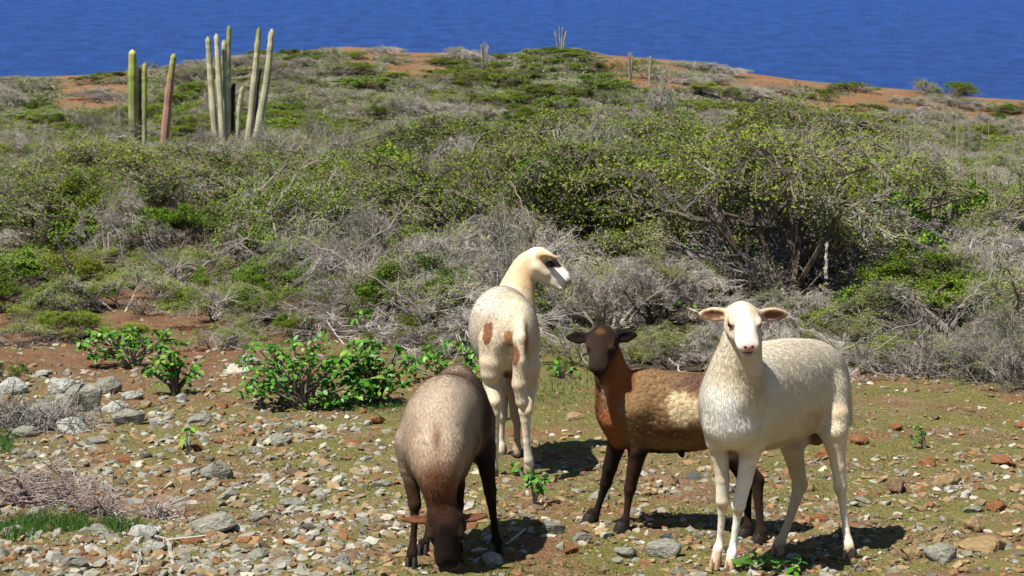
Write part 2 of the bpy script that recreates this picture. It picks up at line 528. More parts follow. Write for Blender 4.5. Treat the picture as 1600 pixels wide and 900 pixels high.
# thicket: jittered rows, nearer rows bigger in the picture
y = 13.2
nth = nb = 0
while y < 66:
    step = (.74 + .020 * (y - 13)) if y < 30 else .9 + .05 * (y - 30)
    wx = .30 * y + .6
    dx = 1.02 + .024 * (y - 13)
    x = -wx + random.uniform(0, dx)
    while x < wx:
        xx = x + random.uniform(-.3, .3); yy = y + random.uniform(-.3, .3)
        x += dx
        px = 800 + FPX * xx / yy
        fe = front_edge(px)
        if yy < fe: continue
        H = np.interp(yy, [13, 15, 18, 25, 40, 66], [.50, .70, .86, .98, 1.1, 1.15]) * random.uniform(.68, 1.22)
        H *= 1 - .35 * math.exp(-(yy - fe) / .9)
        H *= 1 + .12 * math.exp(-((px - 1150) / 260) ** 2) * (yy < 30)
        if px > 1440 and yy > 17: H *= .68
        if yy > 24: H *= .80 - .12 * (px > 1050)
        W = random.uniform(1.2, 1.85) * (1 + .006 * (y - 13))
        # the hollows where the photograph looks into the dark under the canopy
        hole = False
        for hx, hy, hr in ((1.75, 14.6, .62), (2.25, 14.9, .62), (1.0, 16.2, .6), (-.2, 15.8, .35), (2.0, 13.9, .45), (-1.9, 17.5, .4), (.4, 15.0, .3), (-2.9, 18.8, .4)):
            if math.hypot(xx - hx, (yy - hy) * .8) < hr: hole = True
        if hole or random.random() < .13: continue
        if 1165 < px < 1350 and yy < 15.3: continue
        if 950 < px < 1060 and yy < 15.6 and yy > 13.9: continue
        if 840 < px < 1420 and yy < 15: H *= .72
        _, row = proj(xx, yy, gzf(xx, yy) + H * .8)
        b = kind_at(px, row) * .7 + random.gauss(0, .36)
        depth = 'front edge of the thicket' if yy < fe + 1.6 else 'middle of the thicket' if yy < 20 else 'inner thicket' if yy < 27 else 'back of the thicket' if yy < 40 else 'far thicket below the headland'
        wh = where(px, row)
        if b > .36 and random.random() < .5:
            o = put_shrub('leafy_shrub', random.choice(kinds_green), xx, yy, W * .8, H * .95, 'fresh green shrubs in the thicket',
                      f'fresh green leafy shrub at {wh}, {depth}')
        elif b > -.30:
            o = put_shrub('thorn_shrub', random.choice(kinds_thorn[:3] if b > .15 else kinds_thorn), xx, yy, W, H, 'olive thorn shrubs in the thicket',
                      f'olive small-leaved thorn shrub at {wh}, {depth}')
        else:
            o = put_shrub('bare_thorn_shrub', random.choice(kinds_bare), xx, yy, W, H * .97, 'grey leafless thorn shrubs in the thicket',
                      f'grey leafless thorn shrub at {wh}, {depth}')
        if b > -.30 and not (px > 1300 and yy > 27) and random.random() < (.12 if yy < 19 and px > 840 else .36 if yy < 34 else .2):
            put_shrub('bare_thorn_shrub', random.choice(kinds_bare), xx + random.uniform(-.3, .3), yy - .1, W * .7, H * random.uniform(1.08, 1.28), 'grey leafless thorn shrubs in the thicket',
                      f'silvery bare shrub amid green at {wh}, {depth}')
    y += step
print('thicket', len(shrub_items))

# shade canopies over the hollows: broad shrubs standing on tall stems
CAN = []
def canopy(px, Y, W, H, zlo, seed):
    x = (px - 800) / FPX * Y
    if len(CAN) > 1:
        src = random.choice(CAN); r = src.copy(); C.objects.link(r); r.location = (x, Y, gzf(x, Y)); r.rotation_euler.z = random.uniform(0, 6.28)
        r.scale = (W / 2.2, W / 2.2, H)
        for ch in list(src.children): c = ch.copy(); C.objects.link(c); c.parent = r
        return r
    tw, tips, tdir, g = grow(seed, W, .45, [9, 5, 5, 5, 4], twig_col=(.2, .17, .14))
    o = empty('thorn_shrub', (x, Y, gzf(x, Y)))
    s2 = Soup()
    a = []; b = []
    for k in range(7):
        a.append([random.uniform(-.15, .15), random.uniform(-.15, .15), -.05])
        b.append([random.uniform(-.5, .5) * W * .5, random.uniform(-.3, .3), zlo + .1])
    V, F = tubes(np.array(a), np.array(b), .028, .016, 5); s2.add(V, F, np.array((.16, .12, .09)))
    st = link('stem', s2.mesh('stem'), o, M_wood)
    c = link('branches', tw.mesh('branches'), o, M_twig); c.location = (0, 0, zlo)
    n = 11000
    k = g.integers(0, len(tips), n)
    pts = tips[k] + g.normal(0, .04, (n, 3))
    mf = g.uniform(0, 1, (n, 1))
    V, F, cc = leaf_quads(g, pts, .026, np.array(OL1) * (1 - mf) + np.array(OL2) * mf)
    f = link('foliage', npmesh('foliage', V, F, cc), o, M_leaf); f.location = (0, 0, zlo)
    CAN.append(o)
    return o
o = canopy(1225, 15.4, 2.3, .5, .62, 77); tag(o, 'broad olive thorn shrub arching over the dark hollow right of centre', 'shrub')
o = canopy(1010, 16.9, 1.9, .5, .62, 78); tag(o, 'olive thorn shrub arching over the smaller dark hollow above the brown lamb', 'shrub')
for px, Y, W, H, lb in ((690, 17.4, 2.0, .85, 'flat-topped olive thorn shrub above and left of the spotted sheep head'), (850, 17.6, 2.2, .95, 'flat-topped olive thorn shrub directly above the spotted sheep head'),
                        (1110, 17.8, 2.3, .95, 'flat-topped olive thorn shrub between the two dark hollows'), (1370, 17.2, 2.0, .85, 'flat-topped olive thorn shrub right of the large dark hollow'),
                        (560, 19.5, 2.2, .85, 'flat-topped olive thorn shrub over the grey twigs left of centre'), (380, 21.5, 2.4, .85, 'flat-topped olive thorn shrub below the large cactus cluster'),
                        (200, 23, 2.4, .8, 'flat-topped olive thorn shrub below the leaning cactus'), (960, 22, 2.5, .95, 'flat-topped olive thorn shrub high in the middle of the thicket'),
                        (1240, 22, 2.5, .95, 'flat-topped olive thorn shrub behind the broad one over the dark hollow'), (60, 21.5, 2.2, .7, 'flat-topped olive thorn shrub at the far left of the thicket'), (740, 24, 2.5, .9, 'flat-topped olive thorn shrub at the back, left of centre')):
    o = canopy(px, Y, W, H, 0, 0); tag(o, lb, 'shrub', 'flat-topped thorn shrubs')
settle(shrub_items)

# small fresh bushes at set places (px, row of the base, width, height)
def ground_at(px, row):
    """where the sight line through this pixel meets the near pasture"""
    v = (450 - row) / FPX
    t = math.tan(PITCH - math.atan(v))
    Y = HC / (t - SL)
    for _ in range(6):
        x = (px - 800) / FPX * Y * 1.0
        f = Y * cp - (gzf(x, Y) - HC) * sp_
        x = (px - 800) / FPX * f
        z = gzf(x, Y)
        Y = (HC - z) / t
    return x, Y
for px, row, W, H, k, lab in ((1408, 528, .72, .42, 0, 'bright green leafy bush low at the right of the thicket'),
                              (1560, 535, .5, .34, 0, 'small bright green bush at the right edge below the thicket'),
                              (1150, 478, .6, .36, 0, 'green sprawling bush behind the white ewe, above her ears'),
                              (1195, 452, .5, .5, 1, 'green bush in front of the dark hollow'),
                              (1365, 455, .6, .55, 0, 'bright green bush right of the dark hollow'),
                              (35, 462, .8, .38, 1, 'low green bush on the red soil at the far left edge'),
                              (220, 355, .8, .45, 0, 'bright green bush in the left thicket'),
                              (880, 585, .14, .11, 0, 'tiny green bush between the spotted sheep and the brown lamb'),
                              (12, 600, .2, .16, 0, 'small green sprig at the left edge beside the grey boulders')):
    x, Y = ground_at(px, row)
    tw, fl, w0, h0 = kinds_green[k]
    o = link('green_bush', tw); o.location = (x, Y, gzf(x, Y)); o.scale = (W / w0, W / w0, H / h0)
    o.rotation_euler.z = random.uniform(0, 6)
    link('foliage', fl, o); tag(o, lab, 'bush')
low_items = []
for px, row, W, H, kk in ((70, 520, .9, .25, 0), (190, 488, 1.0, .3, 1), (330, 500, .9, .28, 3), (450, 498, .8, .3, 0), (560, 500, .8, .34, 3), (665, 505, .7, .36, 1), (20, 470, 1.0, .34, 2),
                          (390, 460, 1.1, .36, 2), (250, 455, 1.1, .36, 3), (120, 440, 1.2, .36, 0), (500, 455, 1.1, .4, 2), (1080, 560, .7, .2, 3), (1310, 560, .6, .2, 1),
                          (1430, 580, .8, .2, 3), (1540, 585, .7, .22, 1), (1265, 540, .7, .22, 0), (40, 430, 1.2, .3, 0), (190, 425, 1.1, .3, 3), (95, 478, .9, .26, 2), (285, 478, .8, .24, 0), (405, 520, .6, .2, 1), (150, 535, .6, .18, 0), (330, 545, .5, .16, 3), (20, 540, .5, .16, 1), (500, 530, .5, .22, 0), (610, 540, .6, .26, 2), (900, 570, .5, .25, 3), (690, 560, .5, .2, 3), (1000, 570, .5, .18, 1)):
    x, Y = ground_at(px, row)
    tw, fl, w0, h0 = kinds_thorn[kk]
    o = link('low_thorn_shrub', tw); o.location = (x, Y, gzf(x, Y) - .02); o.scale = (W / w0, W / w0, H / h0)
    o.rotation_euler.z = random.uniform(0, 6)
    link('foliage', fl, o)
    lb = 'low olive shrub on red soil left of the spotted sheep' if px < 740 else 'low olive shrub at pasture edge right of the spotted sheep'
    tag(o, lb, 'shrub', 'low shrubs along the pasture edge'); low_items.append((o, lb, px))
settle(low_items)
bare_items = []
for px, row, W, H, kk in ((760, 520, 1.0, .5, 0), (640, 500, .9, .5, 1), (940, 520, 1.0, .55, 1), (1150, 560, .7, .35, 0), (1530, 575, .9, .24, 1), (1590, 600, .7, .4, 2),
                          (870, 500, .9, .5, 0), (1250, 520, .8, .34, 1), (1300, 590, .5, .16, 0)):
    x, Y = ground_at(px, row)
    tw, fl, w0, h0 = kinds_bare[kk]
    o = link('bare_bush', tw); o.location = (x, Y, gzf(x, Y) - .02); o.scale = (W / w0, W / w0, H / h0)
    o.rotation_euler.z = random.uniform(0, 6)
    if fl: link('foliage', fl, o)
    lb = 'grey bare bush at thicket front, left of spotted sheep' if px < 800 else 'grey bare bush between spotted sheep and ewe' if px < 1120 else 'grey bare bush at thicket front, right of the ewe'
    tag(o, lb, 'shrub', 'bare bushes at the thicket front'); bare_items.append((o, lb, px))
settle(bare_items)

# cover of the headland
hill_items = []
y = 68
while y < 112:
    wx = .235 * y + 2
    dx = 1.75
    x = -wx + random.uniform(0, dx)
    while x < wx:
        xx = x + random.uniform(-.8, .8); yy = y + random.uniform(-.8, .8)
        x += dx * random.uniform(.6, 1.2)
        px, row = proj(xx, yy, gzf(xx, yy))
        bare = float(bare_at(np.array([xx]), np.array([yy]))[0])
        if random.random() < bare * .68: continue
        n = mnoise.noise(Vector((px * .008, yy * .09, 9.1))) + random.gauss(0, .12)
        for cx, cy, r_ in ((300, 90, 90), (770, 100, 80), (900, 98, 60), (1050, 96, 60), (520, 108, 60)):
            n += .55 * math.exp(-((px - cx) / r_) ** 2 - ((yy - cy) / 10) ** 2)
        far = max(.0, (yy - 100) / 16)
        W = random.uniform(1.4, 3.0); H = random.uniform(.35, .75) * (1 - .35 * min(far, 1))
        wh = where(px, row) + (', near slope' if yy < 84 else ', middle slope' if yy < 100 else ', by the crest')
        if n > .3: lb, nm, pr = f'dark green low headland shrub at {wh}', 'headland_shrub', random.choice(kinds_thorn[2:3] + kinds_green[1:])
        elif n > -.08: lb, nm, pr = f'olive low headland shrub at {wh}', 'headland_shrub', random.choice(kinds_thorn)
        else: lb, nm, pr = f'grey low headland scrub at {wh}', 'headland_scrub', random.choice(kinds_bare)
        tw, fl, w0, h0 = pr
        o = link(nm, tw); o.location = (xx, yy, gzf(xx, yy) - .05); o.scale = (W / w0, W / w0, H / h0)
        o.rotation_euler.z = random.uniform(0, 6)
        if fl: link('foliage', fl, o)
        tag(o, lb, 'shrub', 'low shrubs covering the headland'); hill_items.append((o, lb, px))
    y += 2.0 + .03 * (y - 68)
print('hill', len(hill_items))
settle(hill_items)
# low matted cover between the shrubs of the headland
def cover():
    g = np.random.default_rng(77)
    N = 150000
    yy = 62 + 49 * g.random(N) ** .9; xx = g.uniform(-1, 1, N) * (.25 * yy + 2)
    ba = bare_at(xx, yy)
    n = np.sin(xx * .9 + np.sin(yy * .7) * 2) * np.sin(yy * .8 + np.sin(xx * 1.1) * 1.6) + .6 * np.sin(xx * 2.7 + yy) * np.sin(yy * 2.3 - xx)
    keep = g.random(N) < np.clip(.55 + .4 * n, .05, 1) * (1 - .93 * ba)
    xx, yy, n = xx[keep], yy[keep], n[keep]; k = len(xx)
    h = g.random(k) ** 1.5 * .28 * np.clip(.4 + .6 * n, .15, 1)
    pts = np.stack([xx, yy, gz(xx, yy) + h], -1)
    t = g.random(k); c2 = np.sin(xx * .33 + 1) * np.sin(yy * .21 + xx * .1)
    green = (t < np.clip(.42 + .5 * c2, .1, .9))[:, None]
    cols = np.where(green, [[.075, .115, .03]], [[.25, .225, .185]]) * g.uniform(.6, 1.35, (k, 1))
    V, F, cc = leaf_quads(g, pts, .16, cols, flat=.35, asp=.35)
    o = link('low_scrub_cover', npmesh('low_scrub_cover', V, F, cc), None, M_leaf)
    tag(o, 'matted grey and green low scrub covering the headland slopes', 'ground cover', kind='stuff')
    print('cover', k)
cover()
# the round shrub standing alone on the skyline at the right
x = (1478 - 800) / FPX * 113; o = link('headland_shrub', kinds_thorn[2][0]); o.location = (x, 113, gzf(x, 113) - .1); o.scale = (1.6, 1.4, 1.25)
link('foliage', kinds_thorn[2][1], o); tag(o, 'rounded grey-green shrub alone on the skyline against the sea at right', 'shrub')
o2 = link('headland_shrub', kinds_thorn[3][0]); o2.location = (x - .9, 113.5, gzf(x, 113.5) + .05); o2.scale = (.8, .9, 1.1)
link('foliage', kinds_thorn[3][1], o2); tag(o2, 'smaller grey-green shrub touching the rounded skyline shrub at right', 'shrub')

# ------------------------------------------------------------------ cacti
def column_mesh(pts, rads, ribs=9, cols=None, seed=0):
    g = np.random.default_rng(seed)
    pts = np.array(pts, float)
    n = 26
    t = np.linspace(0, 1, n)
    k = np.linspace(0, 1, len(pts))
    Pp = np.stack([np.interp(t, k, pts[:, i]) for i in range(3)], -1)
    # soften the polyline
    for _ in range(4): Pp[1:-1] = (Pp[:-2] + Pp[1:-1] * 2 + Pp[2:]) / 4
    rr = np.interp(t, k, rads) * (1 + .05 * np.sin(t * 31 + seed) + .05 * g.normal(0, 1, n))
    rr = rr * np.sqrt(np.clip(1 - np.clip((t - .955) / .045, 0, 1) ** 2, .02, 1))
    m = ribs * 4
    a = np.arange(m) / m * 2 * math.pi
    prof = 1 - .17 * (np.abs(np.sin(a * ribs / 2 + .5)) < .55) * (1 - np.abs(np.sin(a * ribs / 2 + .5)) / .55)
    V = Pp[:, None] + np.stack([np.cos(a), np.sin(a), 0 * a], -1)[None] * (rr[:, None] * prof[None])[:, :, None]
    V[:, :, :2] += g.normal(0, .003, V[:, :, :2].shape)
    idx = np.arange(n * m).reshape(n, m)
    F = np.stack([idx[:-1], np.roll(idx, -1, 1)[:-1], np.roll(idx, -1, 1)[1:], idx[1:]], -1).reshape(-1, 4)
    c = np.stack([np.interp(t, np.linspace(0, 1, len(cols)), [q[i] for q in cols]) for i in range(3)], -1)
    c = c * 1.05 * g.uniform(.75, 1.25, (n, 1)) * np.where(np.sin(t * 55 + seed) > .8, 1.15, 1)[:, None]
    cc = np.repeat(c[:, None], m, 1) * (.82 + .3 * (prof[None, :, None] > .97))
    return npmesh('column', V.reshape(-1, 3), F, cc.reshape(-1, 3), smooth=True)
GR = (.23, .27, .07); YG = (.34, .36, .10); PALE = (.42, .39, .27); PALEG = (.32, .33, .20); PINK = (.30, .165, .13); GRY = (.34, .31, .25); DRK = (.03, .028, .025)
def cactus(label, Y, cols, name='columnar_cactus'):
    x0 = np.mean([(c[0][-1][0] - 800) / FPX * Y for c in cols])
    root = empty(name, (x0, Y, gzf(x0, Y)))
    rp = np.array(root.location)
    for i, (pix, r, cl, dy) in enumerate(cols):
        pts = [P(a, b, Y + dy) for a, b in pix][::-1]
        pts[0][2] = min(pts[0][2], gzf(pts[0][0], Y + dy) - .1)
        rd = [q * .87 * Y / FPX for q in r][::-1]
        me = column_mesh([p - rp for p in pts], rd, cols=cl[::-1], seed=i + int(Y * 7) % 50)
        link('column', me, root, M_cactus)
    tag(root, label, 'cactus')
    return root
cactus('tall yellow-green cactus pair with one short arm, leftmost on the scrub', 66,
       [([(207, 77), (207, 130), (206, 185)], (6.5, 8.2, 8), [YG, GR, GRY], 0), ([(226, 98), (226, 140), (222, 185)], (3.6, 4.6, 4.5), [YG, GR, GRY], .1)])
cactus('dark dead cactus stump between the two leftmost green columns', 66.4, [([(218, 105), (217, 150), (216, 190)], (3, 4, 6), [DRK, DRK, (.06, .05, .04)], .0)])
cactus('leaning cactus with pinkish brown stem and yellow-green tip', 65, [([(272, 83), (264, 140), (250, 215)], (5, 7.5, 8), [YG, PINK, (.32, .19, .16)], 0)])
cactus('large cluster of pale columnar cacti, tallest on the scrub', 64,
       [([(325, 57), (329, 120), (340, 212)], (5, 6, 6.5), [PALEG, PALE, GRY], .1),
        ([(338, 52), (342, 120), (350, 212)], (4, 5.5, 6), [PALE, PALE, GRY], -.1),
        ([(350, 62), (352, 120), (356, 212)], (5, 6, 6), [PALEG, PALE, GRY], .15),
        ([(358, 40), (357, 75), (354, 130)], (4, 4.5, 5), [GR, PALEG, PALE], .4),
        ([(405, 42), (399, 110), (380, 212)], (4.2, 5.8, 6.5), [GR, PALE, GRY], .1),
        ([(425, 45), (418, 120), (388, 212)], (5, 6.5, 7), [PALE, PALEG, GRY], -.2),
        ([(379, 135), (373, 170), (366, 212)], (4, 5, 5), [PALEG, PALEG, GRY], .2),
        ([(366, 130), (362, 150), (360, 180)], (3, 6, 3), [DRK, DRK, DRK], .5),
        ([(407, 105), (401, 135), (392, 180)], (3, 4.5, 3), [DRK, DRK, DRK], .35)])
fl_items = []
for px, top, r, Y in ((876, 38, 7, 111), (757, 64, 5, 108), (984, 80, 4.5, 100), (1015, 86, 3.5, 101)):
    x = (px - 800) / FPX * Y
    cols = []
    gr_ = proj(x, Y, gzf(x, Y))[1]
    for k in range(8):
        dxp = random.uniform(-1, 1) * r
        cols.append(([(px + dxp * 1.5, top + abs(dxp) * 1.6), (px + dxp, (top + gr_) / 2), (px + dxp * .3, gr_ + 3)], (.6, .9, 1.0), [GRY, GRY, GRY], random.uniform(-.2, .2)))
    lb = 'small pale cactus tuft far off on the headland'
    o = cactus(lb, Y, cols, 'distant_cactus'); o['group'] = 'small pale cacti on the headland'
    fl_items.append((o, lb, px))
settle(fl_items)
# dry pale grass stems standing in the thicket at the right, and bare bleached sticks
def stick(name, pts, r0, r1, col, parent=None, sides=5, side_twigs=0, mat=M_wood):
    """a crooked dead branch through the points, with side twigs"""
    pts = np.array(pts, float); g = np.random.default_rng(int(abs(pts).sum() * 1000) % 9999)
    n = 14; t = np.linspace(0, 1, n); k = np.linspace(0, 1, len(pts))
    q = np.stack([np.interp(t, k, pts[:, i]) for i in range(3)], -1)
    L = np.linalg.norm(pts[-1] - pts[0])
    q[1:-1] += g.normal(0, .012, (n - 2, 3)) * L
    rr = np.linspace(r0, r1, n)
    s = Soup()
    V, F = tubes(q[:-1], q[1:], rr[:-1], rr[1:], sides); s.add(V, F, np.array(col) * g.uniform(.8, 1.15, (n - 1, 1)))
    if side_twigs:
        i = g.integers(2, n - 1, side_twigs)
        d = unit(unit(q[-1] - q[0])[None] + unit(g.normal(0, 1, (side_twigs, 3))) * .9)
        e = q[i] + d * (L * g.uniform(.06, .22, side_twigs))[:, None]
        V, F = tubes(q[i], e, rr[i] * .6, rr[i] * .3, 3); s.add(V, F, np.array(col) * g.uniform(.8, 1.2, (side_twigs, 1)))
        j = g.integers(0, side_twigs, side_twigs * 3)
        a = q[i][j] + (e - q[i])[j] * g.uniform(.2, 1, (len(j), 1))
        b = a + unit(d[j] + unit(g.normal(0, 1, (len(j), 3)))) * (L * g.uniform(.02, .07, len(j)))[:, None]
        V, F = cones(a, b, rr[i][j] * .45); s.add(V, F, np.array(col) * g.uniform(.8, 1.2, (len(j), 1)))
    return s
def stick_obj(name, label, pix, r0, r1, col, tw=0, cat='branch', group=None):
    pts = [P(a, b, Y) for a, b, Y in pix]
    b0 = pts[0].copy()
    s = stick(name, [p - b0 for p in pts], r0, r1, col, side_twigs=tw)
    o = link(name, s.mesh(name), None, M_wood); o.location = b0
    tag(o, label, cat, group)
    return o
WH = (.42, .39, .34); GW = (.28, .25, .225)
stick_obj('dead_branch', 'pale bare branch standing on the red soil at far left', [(128, 455, 17.4), (108, 415, 17.2), (86, 372, 17.1)], .018, .008, WH, 5)
stick_obj('dead_branch', 'pale upright snag in front of the dark hollow', [(1291, 435, 13.3), (1291, 405, 13.3), (1293, 378, 13.3)], .011, .007, WH, 3)
stick_obj('dead_branch', 'bare zigzag branch rising above the spotted sheep', [(838, 400, 13.0), (828, 345, 13.0), (797, 282, 13.1)], .007, .003, (.30, .25, .2), 10)
stick_obj('dead_branch', 'dark bare branch arching over the lamb towards the ewe', [(1010, 470, 12.7), (1050, 445, 12.7), (1085, 410, 12.8)], .007, .003, (.2, .16, .13), 12)
stick_obj('dead_branch', 'long pale branch slanting up from thicket front at right', [(1300, 560, 12.6), (1350, 530, 12.5), (1440, 500, 12.6)], .006, .003, GW, 10)
stick_obj('dead_branch', 'bare curved branch in the upper middle of the thicket', [(1070, 330, 14.6), (1120, 275, 14.4), (1085, 250, 14.6)], .006, .003, GW, 14)
stick_obj('dead_branch', 'bleached crooked branch at far right of the thicket', [(1470, 560, 12.6), (1500, 480, 12.6), (1560, 420, 12.8)], .006, .003, GW, 18)
stick_obj('dead_branch', 'thin bare branch over the grey bushes left of centre', [(520, 420, 13.6), (600, 360, 13.5), (660, 300, 13.6)], .005, .003, GW, 18)
stick_obj('dead_branch', 'bare branch slanting left above the green leafy plant', [(640, 470, 13.0), (560, 420, 13.0), (470, 370, 13.2)], .005, .003, GW, 20)
for px, Y, n, hpx, lb in ((1450, 18.6, 24, 110, 'tuft of tall dry pale stems standing in the right thicket'), (1505, 19.4, 12, 90, 'smaller tuft of dry pale stems right of the tall one')):
    x0 = (px - 800) / FPX * Y; z0 = gzf(x0, Y)
    g = np.random.default_rng(px)
    a = np.stack([g.normal(0, .16, n), g.normal(0, .16, n), np.zeros(n)], -1)
    b = a + np.stack([g.normal(0, .06, n), g.normal(0, .06, n), g.uniform(.7, 1.25, n)], -1)
    s = Soup(); V, F = tubes(a, b, .004, .0025); s.add(V, F, np.array((.42, .36, .27)) * g.uniform(.7, 1.2, (n, 1)))
    o = link('dry_stalks', s.mesh('stalks'), None, M_wood); o.location = (x0, Y, z0); tag(o, lb, 'dry stalks')

# ------------------------------------------------------------------ stones
def rock_mesh(seed, npts=16, flat=1.0, facets=2):
    import bmesh
    g = np.random.default_rng(seed)
    bm = bmesh.new()
    p = unit(g.normal(0, 1, (npts, 3))) * g.uniform(.75, 1.0, (npts, 1)) * .5
    p[:, 2] *= flat
    for q in p: bm.verts.new(q)
    r = bmesh.ops.convex_hull(bm, input=bm.verts)
    dead = [e for e in r['geom_interior'] if isinstance(e, bmesh.types.BMVert)]
    bmesh.ops.delete(bm, geom=dead, context='VERTS')
    bmesh.ops.bevel(bm, geom=list(bm.edges), offset=.035, segments=1, affect='EDGES')
    bmesh.ops.triangulate(bm, faces=bm.faces)
    if facets > 1:
        bmesh.ops.subdivide_edges(bm, edges=list(bm.edges), cuts=1, use_grid_fill=True)
        for v in bm.verts:
            n = mnoise.noise(v.co * 5 + Vector((seed, 0, 0))) * .035 + mnoise.noise(v.co * 14 + Vector((0, seed, 0))) * .015
            v.co += v.co.normalized() * n
    me = bpy.data.meshes.new('stone'); bm.to_mesh(me); bm.free()
    return me
def colour_mesh(me, c, seed=0):
    g = np.random.default_rng(seed)
    n = len(me.vertices)
    a = me.color_attributes.new('Col', 'FLOAT_COLOR', 'POINT')
    c4 = np.ones((n, 4), np.float32); c4[:, :3] = np.array(c) * g.uniform(.85, 1.12, (n, 1))
    a.data.foreach_set('color', c4.ravel()); me.materials.append(M_stone)
SCOL = {'grey': (.275, .27, .225), 'pale grey': (.40, .40, .36), 'rust brown': (.27, .125, .06), 'tan': (.33, .235, .125), 'brown': (.20, .13, .085), 'cream': (.55, .50, .40), 'dark grey': (.12, .125, .12)}
stone_lib = {}
for cn, cc in SCOL.items():
    for k in range(5):
        me = rock_mesh(hash(cn) % 1 + sum(map(ord, cn)) * 10 + k, 13 + k, .8, 1); colour_mesh(me, cc, k); stone_lib[(cn, k)] = me
marks = [('the grazing sheep', 700, 800), ('the white ewe', 1220, 800), ('the brown lamb', 1000, 790), ('the spotted sheep', 800, 690), ('the leafy green plant', 520, 600),
         ('the grey boulder', 130, 640), ('the dead brush pile', 90, 750), ('the small leafy tree', 285, 600), ('the white slab', 365, 578), ('the lower left corner', 60, 870),
         ('the right edge', 1540, 760), ('the bright right bush', 1405, 560), ('the broad grey slab', 332, 818), ('the lower right corner', 1530, 870)]
def near_words(px, row):
    d = sorted(marks, key=lambda m: math.hypot(m[1] - px, (m[2] - row) * 1.3))[0]
    dx, dy = px - d[1], row - d[2]
    if abs(dx) > abs(dy) * 1.2: w_ = 'left of' if dx < 0 else 'right of'
    else: w_ = 'behind' if dy < 0 else 'in front of'
    return f'{w_} {d[0]}'
stone_items = []
placed = []
def put_stone(px, row, wpx, hpx, cn, k=None, label=None, name='stone', hi=False, rot=None, tilt=0):
    x, Y = ground_at(px, row + hpx * .3)
    sc = Y / FPX
    W = wpx * sc; H = max(hpx * sc * 1.05, .4 * wpx * sc * .6)
    if hi:
        me = rock_mesh(int(px * 7 + row), 18, .85, 2); colour_mesh(me, SCOL[cn], int(px))
    else:
        me = stone_lib[(cn, random.randrange(5))]
    o = link(name, me)
    D = W * random.uniform(.7, 1.0)
    o.location = (x, Y + D * .2, gzf(x, Y) + H * (.22 if hi else .10))
    o.rotation_euler = (random.uniform(-.2, .2), random.uniform(-.2, .2) + tilt, random.uniform(-.5, .5) if rot is None else rot)
    o.scale = (W * (1.22 if hi else 1.08), D, H * (1.4 if hi else 1.1))
    placed.append((px, row, wpx))
    size = 'large' if wpx > 38 else 'middle-sized' if wpx > 22 else 'small'
    if label: tag(o, label, 'stone')
    else:
        lb = f'{size} {cn} stone {near_words(px, row)}'
        tag(o, lb, 'stone', 'stones scattered over the pasture'); stone_items.append((o, lb, px))
    return o
